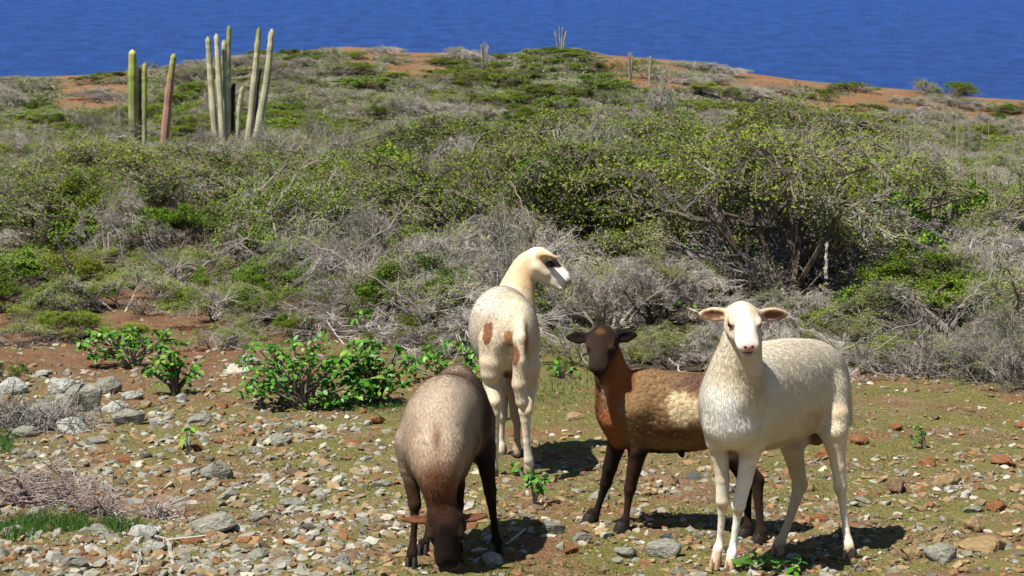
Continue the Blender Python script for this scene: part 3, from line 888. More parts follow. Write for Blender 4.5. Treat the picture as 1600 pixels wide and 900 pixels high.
BIG = [(134, 622, 88, 66, 'grey', 'largest grey boulder at left, behind dead brush'), (18, 606, 52, 36, 'pale grey', 'pale grey boulder at the left edge, left of the largest boulder'),
       (62, 585, 42, 16, 'pale grey', 'bluish pale flat slab on top of rubble at left'), (368, 578, 54, 15, 'cream', 'long white flat slab left of the leafy green plant'),
       (391, 563, 32, 27, 'pale grey', 'squarish pale grey block beside the leafy green plant'), (200, 655, 58, 30, 'grey', 'broad grey stone right of the largest boulder'),
       (247, 660, 30, 19, 'pale grey', 'pale stone right of the broad grey stone'), (338, 738, 52, 36, 'grey', 'tilted grey slab in the middle of the left foreground'),
       (331, 820, 78, 36, 'grey', 'broad grey slab with white top, lower left foreground'), (158, 831, 48, 26, 'grey', 'grey flat-topped stone beside the green grass patch'),
       (116, 880, 46, 28, 'grey', 'rounded grey stone at lower left corner'), (194, 890, 38, 22, 'tan', 'orange tan stone at the bottom edge, lower left'),
       (434, 688, 46, 20, 'grey', 'flat grey stone left of the grazing sheep by the leafy plant'), (448, 787, 50, 20, 'grey', 'flat grey stone midway left of the grazing sheep'),
       (865, 826, 42, 28, 'grey', 'pale grey stone between grazing sheep and lamb'), (911, 840, 34, 28, 'grey', 'grey stone by the brown lamb front hoof'),
       (1040, 860, 62, 38, 'grey', 'large grey slab in front of the brown lamb'), (978, 862, 42, 26, 'grey', 'grey stone left of the large slab before the lamb'),
       (1086, 745, 38, 15, 'dark grey', 'dark flat stone under the belly of the lamb'), (1470, 866, 58, 38, 'grey', 'angular grey stone in the lower right foreground'),
       (1425, 868, 40, 26, 'tan', 'tan stone touching the angular grey stone, lower right'), (1480, 752, 50, 28, 'tan', 'rounded orange tan stone at the right, above centre foreground'),
       (1405, 762, 44, 28, 'brown', 'rounded brown stone right of the ewe'), (1570, 721, 50, 20, 'rust brown', 'long rust stone near the right edge'),
       (1545, 853, 90, 26, 'tan', 'wide tan slab near the lower right corner'), (1520, 822, 46, 30, 'tan', 'tan stone behind the wide tan slab'),
       (696, 888, 54, 26, 'brown', 'brown stone under the muzzle of the grazing sheep'), (533, 876, 32, 22, 'grey', 'grey stone at the bottom left of the grazing sheep'),
       (1400, 519, 46, 14, 'brown', 'flat brown stone under the bright green right bush'), (1345, 505, 34, 20, 'brown', 'brown stone left of the bright green right bush'),
       (1310, 540, 26, 18, 'pale grey', 'pale stone behind the rump of the ewe'), (225, 833, 60, 22, 'pale grey', 'pale grey stone right of the flat-topped stone'),
       (588, 657, 28, 18, 'rust brown', 'rust red stone right below the leafy green plant'), (228, 713, 24, 10, 'dark grey', 'small dark stone in the left foreground rubble'),
       (405, 805, 40, 24, 'grey', 'grey stone right of the broad slab, left foreground'), (770, 876, 40, 26, 'pale grey', 'pale stone beside the right hoof of the grazing sheep'),
       (240, 856, 44, 16, 'pale grey', 'thin pale stone by the bleached stick'), (585, 565, 34, 22, 'tan', 'tan stone behind the leafy green plant'),
           (96, 606, 58, 40, 'pale grey', 'pale boulder between the flat slab and the largest boulder at left'),
           (166, 604, 48, 34, 'grey', 'grey boulder touching the right shoulder of the largest boulder'),
           (60, 640, 60, 36, 'grey', 'grey boulder low in front of the left edge pile'), (178, 636, 44, 28, 'pale grey', 'pale stone wedged right of the largest boulder, lower'),
           (110, 668, 56, 30, 'pale grey', 'pale slab at the foot of the left boulder pile'), (38, 676, 40, 24, 'grey', 'grey stone at the lower left of the boulder pile'),
           (205, 618, 36, 22, 'pale grey', 'pale stone at the right end of the boulder pile'), (150, 690, 40, 22, 'grey', 'grey stone below the left boulder pile'),
           (1560, 790, 44, 26, 'rust brown', 'rust orange rock at right edge above the tan slab'), (1500, 560, 40, 22, 'brown', 'brown rock at the foot of right scrub'),
       (300, 845, 44, 14, 'rust brown', 'rusty flat stone below the broad grey slab')]
for px, row, a, b, cn, lb in BIG: put_stone(px, row, a, b, cn, hi=True, label=lb, name='boulder' if a > 75 else 'stone')
tries = 0
while len(placed) < 250 and tries < 9000:
    tries += 1
    row = 560 + 335 * random.random() ** .8
    px = random.uniform(-10, 1610)
    if px > 760 and row < 590: continue
    if px > 420 and px < 760 and row < 640 and random.random() < .6: continue
    if px > 600 and random.random() < .28: continue
    wpx = 10 + 42 * random.random() ** 2.6
    if px < 330 and 570 < row < 700: wpx *= 1.45
    if any(math.hypot(px - a, (row - b) * 2) < (wpx + c) * .48 for a, b, c in placed): continue
    left = px < 600
    cn = random.choices(['grey', 'pale grey', 'rust brown', 'tan', 'brown', 'cream', 'dark grey'], [36, 16, 18, 14, 11, 3, 2] if left else [17, 6, 26, 27, 18, 4, 2])[0]
    put_stone(px, row, wpx, wpx * random.uniform(.4, .75), cn)
settle(stone_items)

# gravel: tens of thousands of small stones lying in the soil
def gravel():
    N = 108000
    g = np.random.default_rng(5)
    row = 470 + 435 * g.random(N) ** .62
    px = g.uniform(-300, 1900, N)
    v = (450 - row) / FPX
    t = np.tan(PITCH - np.arctan(v))
    Y = HC / (t - SL); x = (px - 800) / FPX * Y * 1.02
    cl = bump(x, Y, 2.6) * .5 + bump(x, Y, .9) * .5
    left = 1 - sstep(450, 800, px)
    keep = g.random(N) < np.clip(.20 + .28 * cl + .24 * left, .07, 1)
    keep &= ~((px < 700) & (row < 575) & (g.random(N) < .3)) & ~((px > 760) & (row < 570))
    x, Y, px, row, left = x[keep], Y[keep], px[keep], row[keep], left[keep]
    n = len(x)
    s = .0055 + .036 * g.random(n) ** 4.8 * (1 + .35 * left)
    ph_ = (1 + 5 ** .5) / 2
    ico = np.array([[-1, ph_, 0], [1, ph_, 0], [-1, -ph_, 0], [1, -ph_, 0], [0, -1, ph_], [0, 1, ph_], [0, -1, -ph_], [0, 1, -ph_], [ph_, 0, -1], [ph_, 0, 1], [-ph_, 0, -1], [-ph_, 0, 1]]) / 3.8
    F = np.array([[0, 11, 5], [0, 5, 1], [0, 1, 7], [0, 7, 10], [0, 10, 11], [1, 5, 9], [5, 11, 4], [11, 10, 2], [10, 7, 6], [7, 1, 8], [3, 9, 4], [3, 4, 2], [3, 2, 6], [3, 6, 8], [3, 8, 9], [4, 9, 5], [2, 4, 11], [6, 2, 10], [8, 6, 7], [9, 8, 1]])
    nv = 12
    Vb = ico[None] * np.stack([s * g.uniform(.8, 1.9, n), s * g.uniform(.7, 1.2, n), s * g.uniform(.35, .85, n)], -1)[:, None]
    Vb = Vb + g.normal(0, .085, Vb.shape) * s[:, None, None]
    a = g.uniform(0, 6.283, n); ca, sa = np.cos(a)[:, None], np.sin(a)[:, None]
    vx = Vb[..., 0] * ca - Vb[..., 1] * sa; vy = Vb[..., 0] * sa + Vb[..., 1] * ca
    tl = g.normal(0, .25, (n, 1))
    vz = Vb[..., 2] + vx * tl
    V = np.stack([vx + x[:, None], vy + Y[:, None], vz + (gz(x, Y) + s * .07)[:, None]], -1)
    pal = np.array([SCOL['grey'], SCOL['pale grey'], SCOL['rust brown'], SCOL['tan'], SCOL['brown'], SCOL['cream'], SCOL['dark grey'], (.34, .19, .10)])
    pl = np.array([.34, .19, .07, .16, .10, .08, .02, .04]); pr = np.array([.16, .09, .10, .26, .22, .09, .02, .06])
    u = g.random(n)
    il = np.searchsorted(np.cumsum(pl), u).clip(0, 7); ir = np.searchsorted(np.cumsum(pr), u).clip(0, 7)
    ci = np.where(g.random(n) < left, il, ir)
    c = pal[ci] * g.uniform(.65, 1.2, (n, 1))
    c = c * .74 + np.array([[.15, .13, .075]]) * .26
    Fa = (F[None] + (np.arange(n) * nv)[:, None, None]).reshape(-1, 3)
    print('gravel', n)
    o = link('gravel', npmesh('gravel', V.reshape(-1, 3), Fa, np.repeat(c, nv, 0)), None, M_pebble)
    tag(o, 'loose grey, tan and rust gravel strewn over the pasture soil', 'gravel', kind='stuff')
gravel()

# sparse short grass
def grass():
    g = np.random.default_rng(9)
    N = 110000
    row = 560 + 345 * g.random(N) ** .8
    px = g.uniform(-60, 1660, N)
    v = (450 - row) / FPX
    t = np.tan(PITCH - np.arctan(v))
    Y = HC / (t - SL); x = (px - 800) / FPX * Y * 1.02
    cl = bump(x + 3, Y + 1, 2.2) * .6 + bump(x, Y, 6) * .4
    keep = g.random(N) < np.clip(.22 + .5 * cl - .2 * (px < 350), 0.03, 1)
    x, Y = x[keep], Y[keep]
    # the vivid patch under the dead brush at lower left, and one at the left edge
    ex, ey = [], []
    for cx, cy, n, sx, sy in ((65, 822, 2300, 55, 9), (185, 828, 500, 22, 7), (0, 690, 900, 14, 12), (20, 835, 900, 30, 6), (620, 640, 500, 50, 5), (860, 610, 700, 40, 12)):
        a = g.normal(cx, sx, n); b = g.normal(cy, sy, n)
        t = np.tan(PITCH - np.arctan((450 - b) / FPX)); yy = HC / (t - SL)
        ex.append((a - 800) / FPX * yy * 1.02); ey.append(yy)
    k0 = len(x)
    x = np.concatenate([x] + ex); Y = np.concatenate([Y] + ey); n = len(x)
    lush = np.arange(n) >= k0
    h = np.where(lush, g.uniform(.018, .042, n), g.uniform(.005, .014, n)); wd = np.where(lush, .0022, .0026)
    a = g.uniform(0, 6.283, n)
    d = np.stack([np.cos(a), np.sin(a), 0 * a], -1)
    lean = np.stack([g.normal(0, .5, n), g.normal(0, .5, n), np.ones(n)], -1)
    b = np.stack([x, Y, gz(x, Y) - .002], -1)
    V = np.stack([b - d * wd[:, None], b + d * wd[:, None], b + lean * h[:, None]], 1).reshape(-1, 3)
    c = np.where(lush[:, None], np.array([[.05, .12, .018]]), np.array([[.10, .135, .03]])) * g.uniform(.7, 1.4, (n, 1))
    o = link('grass', npmesh('grass', V, np.arange(3 * n).reshape(n, 3), np.repeat(c, 3, 0)), None, M_grass)
    tag(o, 'sparse short grass between the stones, vivid green at lower left', 'grass', kind='stuff')
grass()

# ------------------------------------------------------------------ leafy plants with countable leaves
def leaf_mesh():
    out = []
    for k in range(4):
        bend = .12 + .08 * k
        V = np.array([[0, 0, 0], [.28, .26, .05], [.28, -.26, .05], [.33, 0, 0], [.68, .24, .02 - bend * .3], [.68, -.24, .02 - bend * .3], [.7, 0, -.05 - bend * .3], [1, 0, -bend]])
        F3 = np.array([[0, 3, 1], [0, 2, 3], [4, 6, 7], [6, 5, 7]])
        F4 = np.array([[1, 3, 6, 4], [3, 2, 5, 6]])
        c = [(.045, .17, .016), (.07, .23, .022), (.11, .29, .03), (.22, .36, .05)][k]
        me = npmesh('leaf', V, [F4, F3], np.array([c] * 8), smooth=True); me.materials.append(M_bigleaf); out.append(me)
    return out
LEAF = leaf_mesh()
def leafy(label, name, px, row, wpx, hpx, ntips, nleaf, size, seed, cat='plant', dep=.5, yellow=.15, stemcol=(.30, .25, .2), low=.25, r0=.008, more=0):
    g = np.random.default_rng(seed); rd = random.Random(seed)
    x, Y = ground_at(px, row); z = gzf(x, Y)
    sc = Y / FPX
    W, H = wpx * sc, hpx * sc
    root = empty(name, (x, Y, z))
    tips = []
    s = Soup()
    tries = 0
    while len(tips) < ntips and tries < 9999:
        tries += 1
        a = g.uniform(-1, 1); b = g.uniform(-1, 1); c = g.uniform(low, 1)
        if a * a + b * b > 1 or c > 1.02 - .35 * (a * a) + g.normal(0, .05): continue
        t = np.array([a * W / 2, b * W / 2 * dep, c * H])
        if any(np.linalg.norm(t - q) < .28 * min(W, H * 2) / max(1, ntips ** .45) * 1.6 for q in tips): continue
        tips.append(t)
    tips = np.array(tips)
    nst = max(1, len(tips) // 7)
    bases = np.stack([g.normal(0, .05 * W, nst), g.normal(0, .03 * W, nst), np.full(nst, -.01)], -1) * (0 if nst == 1 else 1)
    for i, t in enumerate(tips):
        b = bases[i % nst]
        f1 = b + (t - b) * np.array([.25, .25, .42]) ; f2 = b + (t - b) * np.array([.68, .68, .72])
        q = np.array([b, f1, f2, t])
        V, F = tubes(q[:-1], q[1:], np.array([r0, r0 * .6, r0 * .4]), np.array([r0 * .6, r0 * .4, r0 * .3]), 5)
        s.add(V, F, np.array(stemcol) * g.uniform(.7, 1.2))
    link('stem', s.mesh('stem'), root, M_wood)
    per = nleaf / len(tips)
    cnt = 0
    if more:
        k = g.integers(0, len(tips), more)
        bb = bases[k % nst]
        c = bb + (tips[k] - bb) * g.uniform(.45, 1, (more, 1)) ** .6 + g.normal(0, 1, (more, 3)) * size * np.array([1.1, .9, .5]) - np.array([0, 0, .25 * size])
        nrm = unit(np.stack([g.normal(0, .45, more), g.normal(-.25, .45, more), np.ones(more)], -1))
        f = unit(np.cross(nrm, unit(g.normal(0, 1, (more, 3))))); l = np.cross(nrm, f)
        sz = (size * g.uniform(.7, 1.25, more))[:, None]
        c = c - f * sz * .5
        V = np.stack([c, c + f * sz * .35 + l * sz * .3 + nrm * sz * .06, c + f * sz, c + f * sz * .35 - l * sz * .3 + nrm * sz * .06, c + f * sz * .7 + l * sz * .24, c + f * sz * .7 - l * sz * .24, c + f * sz * .5 - nrm * sz * .02], 1).reshape(-1, 3)
        ff = np.array([[0, 6, 1, 1], [0, 3, 6, 6]])
        T3 = np.array([[0, 6, 1], [0, 3, 6], [1, 6, 4], [6, 2, 4], [3, 5, 6], [6, 5, 2]])
        F = (T3[None] + (np.arange(more) * 7)[:, None, None]).reshape(-1, 3)
        pc = np.array([(.045, .17, .016), (.07, .23, .022), (.11, .29, .03), (.22, .36, .05)])[g.choice(4, more, p=[.3, .4, .25, .05])]
        ml = link('foliage', npmesh('foliage', V, F, np.repeat(pc * g.uniform(.8, 1.15, (more, 1)), 7, 0), smooth=True), root, M_bigleaf); ml['kind'] = 'stuff'
    for t in tips:
        ph = rd.uniform(0, 6.28)
        k = int(per + rd.random())
        for j in range(k):
            if cnt >= 299: break
            ring = j / max(k - 1, 1)
            az = ph + j * 2.4
            o = link('leaf', LEAF[rd.choices([0, 1, 2, 3], [3, 4, 3, 10 * yellow])[0]], root)
            L = size * rd.uniform(.95, 1.6)
            o.location = t + np.array([rd.gauss(0, .25), rd.gauss(0, .25), -rd.random() * .5]) * size * 1.0
            o.rotation_euler = (rd.gauss(0, .55), rd.uniform(-.9, .9), az)
            o.scale = (L, L, L); cnt += 1
    tag(root, label, cat)
    return root
leafy('large sprawling plant with glossy green leaves, left of the sheep', 'leafy_plant', 475, 636, 225, 122, 56, 298, .035, 1, dep=.5, more=620, low=.14)
leafy('glossy green leafy plant on dark forked stem, right of the largest one', 'leafy_plant', 588, 630, 130, 100, 34, 250, .035, 2, dep=.55, stemcol=(.07, .05, .04), more=260, low=.3)
leafy('green leafy plant half hidden behind the grazing sheep rump', 'leafy_plant', 700, 598, 170, 66, 24, 200, .036, 3, more=60, dep=.4, low=.1)
leafy('small leafy plant with pale stem above the large one', 'leafy_plant', 566, 545, 50, 62, 4, 22, .042, 4, low=.8)
leafy('green leafy plant at left behind the small leafy tree', 'leafy_plant', 205, 572, 170, 78, 26, 210, .038, 5, more=120, yellow=.3)
leafy('small leafy tree with thin dark trunk at left', 'small_tree', 268, 618, 105, 72, 18, 160, .032, 6, more=60, yellow=.5, low=.42, r0=.012, stemcol=(.14, .10, .08))
leafy('yellow-green seedling on pale stem among left stones', 'seedling', 294, 706, 26, 40, 2, 11, .036, 7, yellow=3, low=.75, stemcol=WH)
leafy('green seedling on pale stem between the sheep hooves', 'seedling', 835, 790, 62, 60, 5, 36, .030, 8, low=.55, stemcol=WH)
leafy('low green seedling left of the spotted sheep hoof', 'seedling', 815, 742, 30, 20, 2, 12, .026, 18, low=.4)
leafy('green sprout beside the front hooves of the ewe', 'seedling', 1178, 893, 52, 26, 4, 24, .026, 9, low=.3, yellow=.5)
leafy('second green sprout at the bottom, below the ewe hind hoof', 'seedling', 1230, 897, 50, 24, 4, 22, .026, 10, low=.3, yellow=.5)
leafy('fine green weed on bare ground right of the ewe', 'weed', 1445, 700, 40, 46, 5, 30, .018, 12, low=.3)
leafy('small green plant beside the lamb, below its ear', 'leafy_plant', 880, 590, 50, 24, 3, 18, .034, 13, low=.3)
leafy('dark leafy bush under the little thorn tree behind the lamb', 'leafy_plant', 1035, 505, 120, 70, 14, 110, .040, 14, more=60, low=.5, stemcol=(.05, .04, .03), r0=.016)
leafy('bright leafy plant under the thicket behind the ewe', 'leafy_plant', 1165, 470, 110, 100, 20, 150, .040, 15, low=.2, more=120)

# ------------------------------------------------------------------ dead brush and sticks on the pasture
def brush_pile(label, px, row, W, H, seed, n=420, col=GREY, dirv=(0, 0, 0), twig_len=.22, r=.0035, fine=2):
    x, Y = ground_at(px, row); z = gzf(x, Y)
    g = np.random.default_rng(seed)
    a = np.stack([g.normal(0, .32, n) * W, g.normal(0, .22, n) * W, np.abs(g.normal(0, .4, n)) * H], -1)
    d = unit(np.stack([g.normal(0, .7, n), g.normal(0, .6, n), g.normal(.35, .4, n)], -1) + np.array(dirv))
    b = a + d * (twig_len * g.uniform(.4, 1.2, n))[:, None]
    b[:, 2] = np.abs(b[:, 2])
    s = Soup()
    c = np.array(col) * g.uniform(.7, 1.2, (n, 1))
    V, F = tubes(a, b, r, r * .6); s.add(V, F, c)
    for lv in range(fine):
        j = g.integers(0, len(a), n * (3 + lv * 2))
        aa = a[j] + (b - a)[j] * g.uniform(.1, 1, (len(j), 1))
        dd = unit(unit((b - a)[j]) + unit(g.normal(0, 1, (len(j), 3))) * 1.1)
        bb = aa + dd * (twig_len * .3 * g.uniform(.3, 1.1, len(j)) * (.6 ** lv))[:, None]
        V, F = cones(aa, bb, np.full(len(j), r * .55)); s.add(V, F, np.array(col) * g.uniform(.7, 1.25, (len(j), 1)))
        if lv == 0: a2, b2 = aa, bb
    # stems that gather the twigs at the root
    k = 9
    aa = g.normal(0, .02, (k, 3)); bb = a[g.integers(0, n, k)]
    V, F = tubes(aa, bb, .012, .006, 5); s.add(V, F, np.array(col) * .8)
    o = link('dead_bush', s.mesh('dead_bush'), None, M_wood); o.location = (x, Y, z)
    tag(o, label, 'dead bush')
    return o
brush_pile('grey dead thorn bush lying over the largest boulder at left', 80, 672, .34, .08, 41, 230, (.27, .245, .23), twig_len=.14, r=.0028)
brush_pile('grey dead brush heap at left edge beyond the largest boulder', 20, 664, .22, .10, 45, 160, (.25, .23, .21), twig_len=.12, r=.0026)
brush_pile('brownish dead brush sloping in from the left edge above the grass patch', 45, 785, .36, .15, 42, 220, (.27, .215, .195), dirv=(.9, 0, -.25), twig_len=.17, r=.0024)
brush_pile('thin dead brush end beside the flat-topped stone', 150, 806, .16, .05, 46, 110, (.25, .2, .185), dirv=(.6, 0, -.1), twig_len=.1, r=.0022)
brush_pile('sparse dead twigs on the ground by the broad grey slab', 255, 810, .13, .04, 43, 60, (.42, .35, .33), twig_len=.09, r=.002)
brush_pile('low grey dead brush at right below the thicket', 1500, 585, .7, .16, 44, 420, (.25, .22, .2), twig_len=.2, r=.0035)
def gstick(label, pix, r0, r1, col, tw=0):
    pts = []
    for a, b, h in pix:
        x, Y = ground_at(a, b + h); p = P(a, b, Y); pts.append(p)
    b0 = pts[0].copy()
    s = stick('x', [p - b0 for p in pts], r0, r1, col, side_twigs=tw)
    o = link('fallen_branch', s.mesh('fallen_branch'), None, M_wood); o.location = b0; tag(o, label, 'branch'); return o
gstick('bleached forked branch at the bottom left, leaning over stones', [(230, 829, 0), (262, 845, 6), (270, 880, 4), (282, 902, 0)], .008, .006, (.40, .38, .34), 5)
gstick('thin pale upright twig left of the bleached forked branch', [(210, 900, 0), (216, 878, 10), (221, 858, 20)], .004, .003, WH, 2)
gstick('slender bare twig lying toward the broad grey slab', [(173, 792, 0), (190, 818, 4), (230, 832, 2)], .004, .002, (.42, .34, .31), 6)
gstick('small white thorny twig right of the grazing sheep hooves', [(790, 850, 2), (808, 838, 12), (822, 825, 18)], .0032, .002, (.62, .6, .56), 6)
gstick('long thin stick on gravel left of the leafy plants', [(110, 722, 10), (122, 752, 6), (130, 778, 1)], .003, .002, WH, 1)
gstick('dark fallen branch on the ground behind the brown lamb', [(985, 577, 0), (1035, 572, 6), (1098, 580, 2)], .022, .014, (.05, .04, .032), 6)
gstick('dark short log left of the ewe head behind the lamb', [(1000, 562, 2), (1060, 584, 2)], .018, .013, (.06, .045, .035), 4)
gstick('pale curved stick behind the lamb neck', [(1068, 590, 0), (1055, 568, 14), (1045, 560, 22)], .005, .003, WH, 2)
gstick('pale bare stick lying right of the ewe at thicket foot', [(1320, 560, 2), (1370, 540, 6), (1440, 548, 2)], .008, .004, GW, 6)
gstick('straight dead pole leaning among the right scrub', [(1250, 590, 2), (1330, 572, 6), (1400, 560, 2)], .007, .004, (.36, .3, .26), 5)
# little dark thorn tree behind the lamb
x, Y = ground_at(1018, 535)
b0 = np.array([x, Y, gzf(x, Y)])
rt = empty('small_thorn_tree', b0)
s = Soup()
for tgt, r in (((1000, 440), .017), ((1045, 455), .014), ((1080, 462), .012), ((975, 455), .01)):
    e = P(tgt[0], tgt[1], Y + random.uniform(-.15, .15)) - b0
    q = stick('x', [np.array([0, 0, -.03]), e * np.array([.1, .1, .35]), e], r, r * .45, (.05, .038, .03), side_twigs=12)
    s.V += q.V; s.C += q.C; s.Q += [f + s.n for f in q.Q]; s.T += [f + s.n for f in q.T]; s.n += q.n
link('trunk', s.mesh('trunk'), rt, M_wood)
cr = link('crown', kinds_bare[1][0], rt); cr.location = (0, 0, .24); cr.scale = (.42, .4, .38)
cr2 = link('crown', kinds_thorn[1][0], rt); cr2.location = (.05, 0, .28); cr2.scale = (.3, .3, .3)
link('foliage', kinds_thorn[1][1], cr2)
tag(rt, 'little thorn tree with dark forked trunk behind the lamb', 'tree')

# ------------------------------------------------------------------ sheep
class Body:
    def __init__(s, Y0):
        s.pr = []; s.sub = []; s.paint = []; s.eyes = []; s.hoofs = []; s.Y0 = Y0
    def cap(s, a, b, ra, rb, col, fur=.2, k=.012):
        s.pr.append(('cap', np.array(a), np.array(b), ra, rb, np.array(col), fur, k))
    def ell(s, c, ax, rad, col, fur=0., k=.01, sub=False):
        (s.sub if sub else s.pr).append(('ell', np.array(c), np.array(ax), np.array(rad), None, np.array(col), fur, k))
    def tube(s, pts, lat, col, fur=1., k=.03, cols=None):
        """pts: (P, r_side, r_up) along the trunk"""
        n = len(pts); c = np.array([p[0] for p in pts]); r = np.array([[p[1], p[2]] for p in pts])
        m = (n - 1) * 4 + 1
        t = np.linspace(0, n - 1, m)
        def cr(A):
            A2 = np.vstack([2 * A[0] - A[1], A, 2 * A[-1] - A[-2]])
            i = np.minimum(t.astype(int), n - 2); f = (t - i)[:, None]
            p0, p1, p2, p3 = A2[i], A2[i + 1], A2[i + 2], A2[i + 3]
            return .5 * (2 * p1 + (p2 - p0) * f + (2 * p0 - 5 * p1 + 4 * p2 - p3) * f ** 2 + (3 * p1 - p0 - 3 * p2 + p3) * f ** 3)
        cc, rr = cr(c), cr(r)
        cl = [col] * n if cols is None else cols
        for i in range(m - 1):
            q = np.array(cl[int(min(t[i] + .5, n - 1))])
            s.pr.append(('tub', cc[i], cc[i + 1], rr[i], rr[i + 1], q, fur, k if i else .03, np.array(lat)))
def pd(pr, X):
    """distance of points X (...,3) to a primitive"""
    ty = pr[0]
    if ty == 'cap':
        a, b, ra, rb = pr[1:5]; ab = b - a
        t = np.clip(((X - a) @ ab) / (ab @ ab + 1e-9), 0, 1)
        return np.linalg.norm(X - a - t[..., None] * ab, axis=-1) - (ra + (rb - ra) * t)
    if ty == 'ell':
        q = (X - pr[1]) @ pr[2].T / pr[3]
        k0 = np.linalg.norm(q, axis=-1); k1 = np.linalg.norm(q / pr[3], axis=-1) + 1e-6
        return k0 * (k0 - 1) / k1
    a, b, ra, rb = pr[1:5]; lat = pr[8]; ab = b - a; L2 = ab @ ab
    tg = ab / math.sqrt(L2); l = lat - tg * (lat @ tg); l /= np.linalg.norm(l); u = np.cross(tg, l)
    t = np.clip(((X - a) @ ab) / L2, 0, 1)
    q = X - a - t[..., None] * ab
    rs = ra[0] + (rb[0] - ra[0]) * t; ru = ra[1] + (rb[1] - ra[1]) * t
    rt = np.minimum(rs, ru)
    e0 = np.stack([(q @ l) / rs, (q @ u) / ru, (q @ tg) / rt], -1)
    e1 = np.stack([(q @ l) / rs ** 2, (q @ u) / ru ** 2, (q @ tg) / rt ** 2], -1)
    k0 = np.linalg.norm(e0, axis=-1); k1 = np.linalg.norm(e1, axis=-1) + 1e-6
    return k0 * (k0 - 1) / k1
def prb(pr):
    if pr[0] == 'cap':
        r = max(pr[3], pr[4]); return np.minimum(pr[1], pr[2]) - r, np.maximum(pr[1], pr[2]) + r
    if pr[0] == 'ell':
        r = max(pr[3]); return pr[1] - r, pr[1] + r
    r = max(pr[3].max(), pr[4].max()); return np.minimum(pr[1], pr[2]) - r, np.maximum(pr[1], pr[2]) + r
def smin(a, b, k):
    h = np.clip(.5 + .5 * (b - a) / k, 0, 1)
    return b + (a - b) * h - k * h * (1 - h)
def surface(B, vox):
    lo = np.min([prb(p)[0] for p in B.pr], 0) - .03; hi = np.max([prb(p)[1] for p in B.pr], 0) + .03
    n = np.ceil((hi - lo) / vox).astype(int) + 1
    D = np.full(n, .05, np.float32)
    def local(p, pad):
        a, b = prb(p)
        i0 = np.maximum(((a - pad - lo) / vox).astype(int), 0); i1 = np.minimum(((b + pad - lo) / vox).astype(int) + 2, n)
        g = np.stack(np.meshgrid(*[lo[i] + vox * np.arange(i0[i], i1[i]) for i in range(3)], indexing='ij'), -1)
        return tuple(slice(i0[i], i1[i]) for i in range(3)), pd(p, g)
    for p in B.pr:
        sl, d = local(p, .04); D[sl] = smin(D[sl], d, p[7])
    for p in B.sub:
        sl, d = local(p, .02); D[sl] = -smin(-D[sl], d, p[7])
    ins = D < 0
    c = [(i, j, k) for i in (0, 1) for j in (0, 1) for k in (0, 1)]
    cnt = sum(ins[i:n[0] - 1 + i, j:n[1] - 1 + j, k:n[2] - 1 + k].astype(np.int8) for i, j, k in c)
    act = (cnt > 0) & (cnt < 8)
    ci = np.argwhere(act)
    vid = np.full(act.shape, -1, np.int32); vid[act] = np.arange(len(ci))
    acc = np.zeros((len(ci), 3)); num = np.zeros(len(ci))
    for a in c:
        for ax in range(3):
            if a[ax]: continue
            b = list(a); b[ax] = 1
            da = D[tuple((ci + a).T)]; db = D[tuple((ci + b).T)]
            x = (da < 0) != (db < 0)
            t = np.where(x, da / np.where(x, da - db, 1), 0)
            p = np.tile(np.array(a, float), (len(ci), 1)); p[:, ax] = t
            acc += np.where(x[:, None], p, 0); num += x
    V = lo + (ci + acc / num[:, None]) * vox
    Fs = []
    for ax in range(3):
        u, w_ = (ax + 1) % 3, (ax + 2) % 3
        A = np.take(ins, range(0, n[ax] - 1), ax); Bb = np.take(ins, range(1, n[ax]), ax)
        e = np.argwhere(A != Bb)
        ok = (e[:, u] > 0) & (e[:, w_] > 0) & (e[:, u] < n[u] - 1) & (e[:, w_] < n[w_] - 1)
        e = e[ok]
        flip = A[tuple(e.T)]
        q = []
        for du, dw in ((0, 0), (-1, 0), (-1, -1), (0, -1)):
            f = e.copy(); f[:, u] += du; f[:, w_] += dw; q.append(vid[tuple(f.T)])
        q = np.stack(q, -1)
        q[~flip] = q[~flip][:, ::-1]
        Fs.append(q)
    F = np.concatenate(Fs)
    E = np.concatenate([F[:, [0, 1]], F[:, [1, 2]], F[:, [2, 3]], F[:, [3, 0]]])
    for _ in range(3):
        s = np.stack([np.bincount(E[:, 0], V[E[:, 1], i], len(V)) + np.bincount(E[:, 1], V[E[:, 0], i], len(V)) for i in range(3)], -1)
        k = np.bincount(E.ravel(), minlength=len(V))
        V = V * .5 + .5 * s / k[:, None]
    nf = np.cross(V[F[:, 2]] - V[F[:, 0]], V[F[:, 3]] - V[F[:, 1]])
    N = np.zeros_like(V)
    for j in range(4):
        for i in range(3): N[:, i] += np.bincount(F[:, j], nf[:, i], len(V))
    N = unit(N)
    # outward?
    return V, F, N
M_coat = NT('sheep_coat')
_a = M_coat.n('ShaderNodeAttribute', attribute_name='Col')
_tc = M_coat.n('ShaderNodeTexCoord')
_n1 = M_coat.noise(_tc.outputs['Object'], 90, 5, .7); _n2 = M_coat.noise(_tc.outputs['Object'], 9, 4, .6)
_c = M_coat.mix(1.0, _a.outputs['Color'], M_coat.ramp(_n1, [(.3, .82), (.7, 1.1)]), 'MULTIPLY')
_c = M_coat.mix(1.0, _c, M_coat.ramp(_n2, [(.32, (.86, .80, .70)), (.58, (1.04, 1.04, 1.04))]), 'MULTIPLY')
M_coat.l(_c, M_coat.b.inputs['Base Color']); M_coat.rough(.85, .08); M_coat.bump(_n1, .3, .002)
M_coat.b.inputs['Sheen Weight'].default_value = .03
M_coat = M_coat.m
M_wool = vcol_mat('wool_strands', .9, .03, .05, 30)
M_eye = vcol_mat('eye', .12, .6, .0, 10)
M_hoof = vcol_mat('hoof', .6, .3, .3, 80, bumpd=.002)
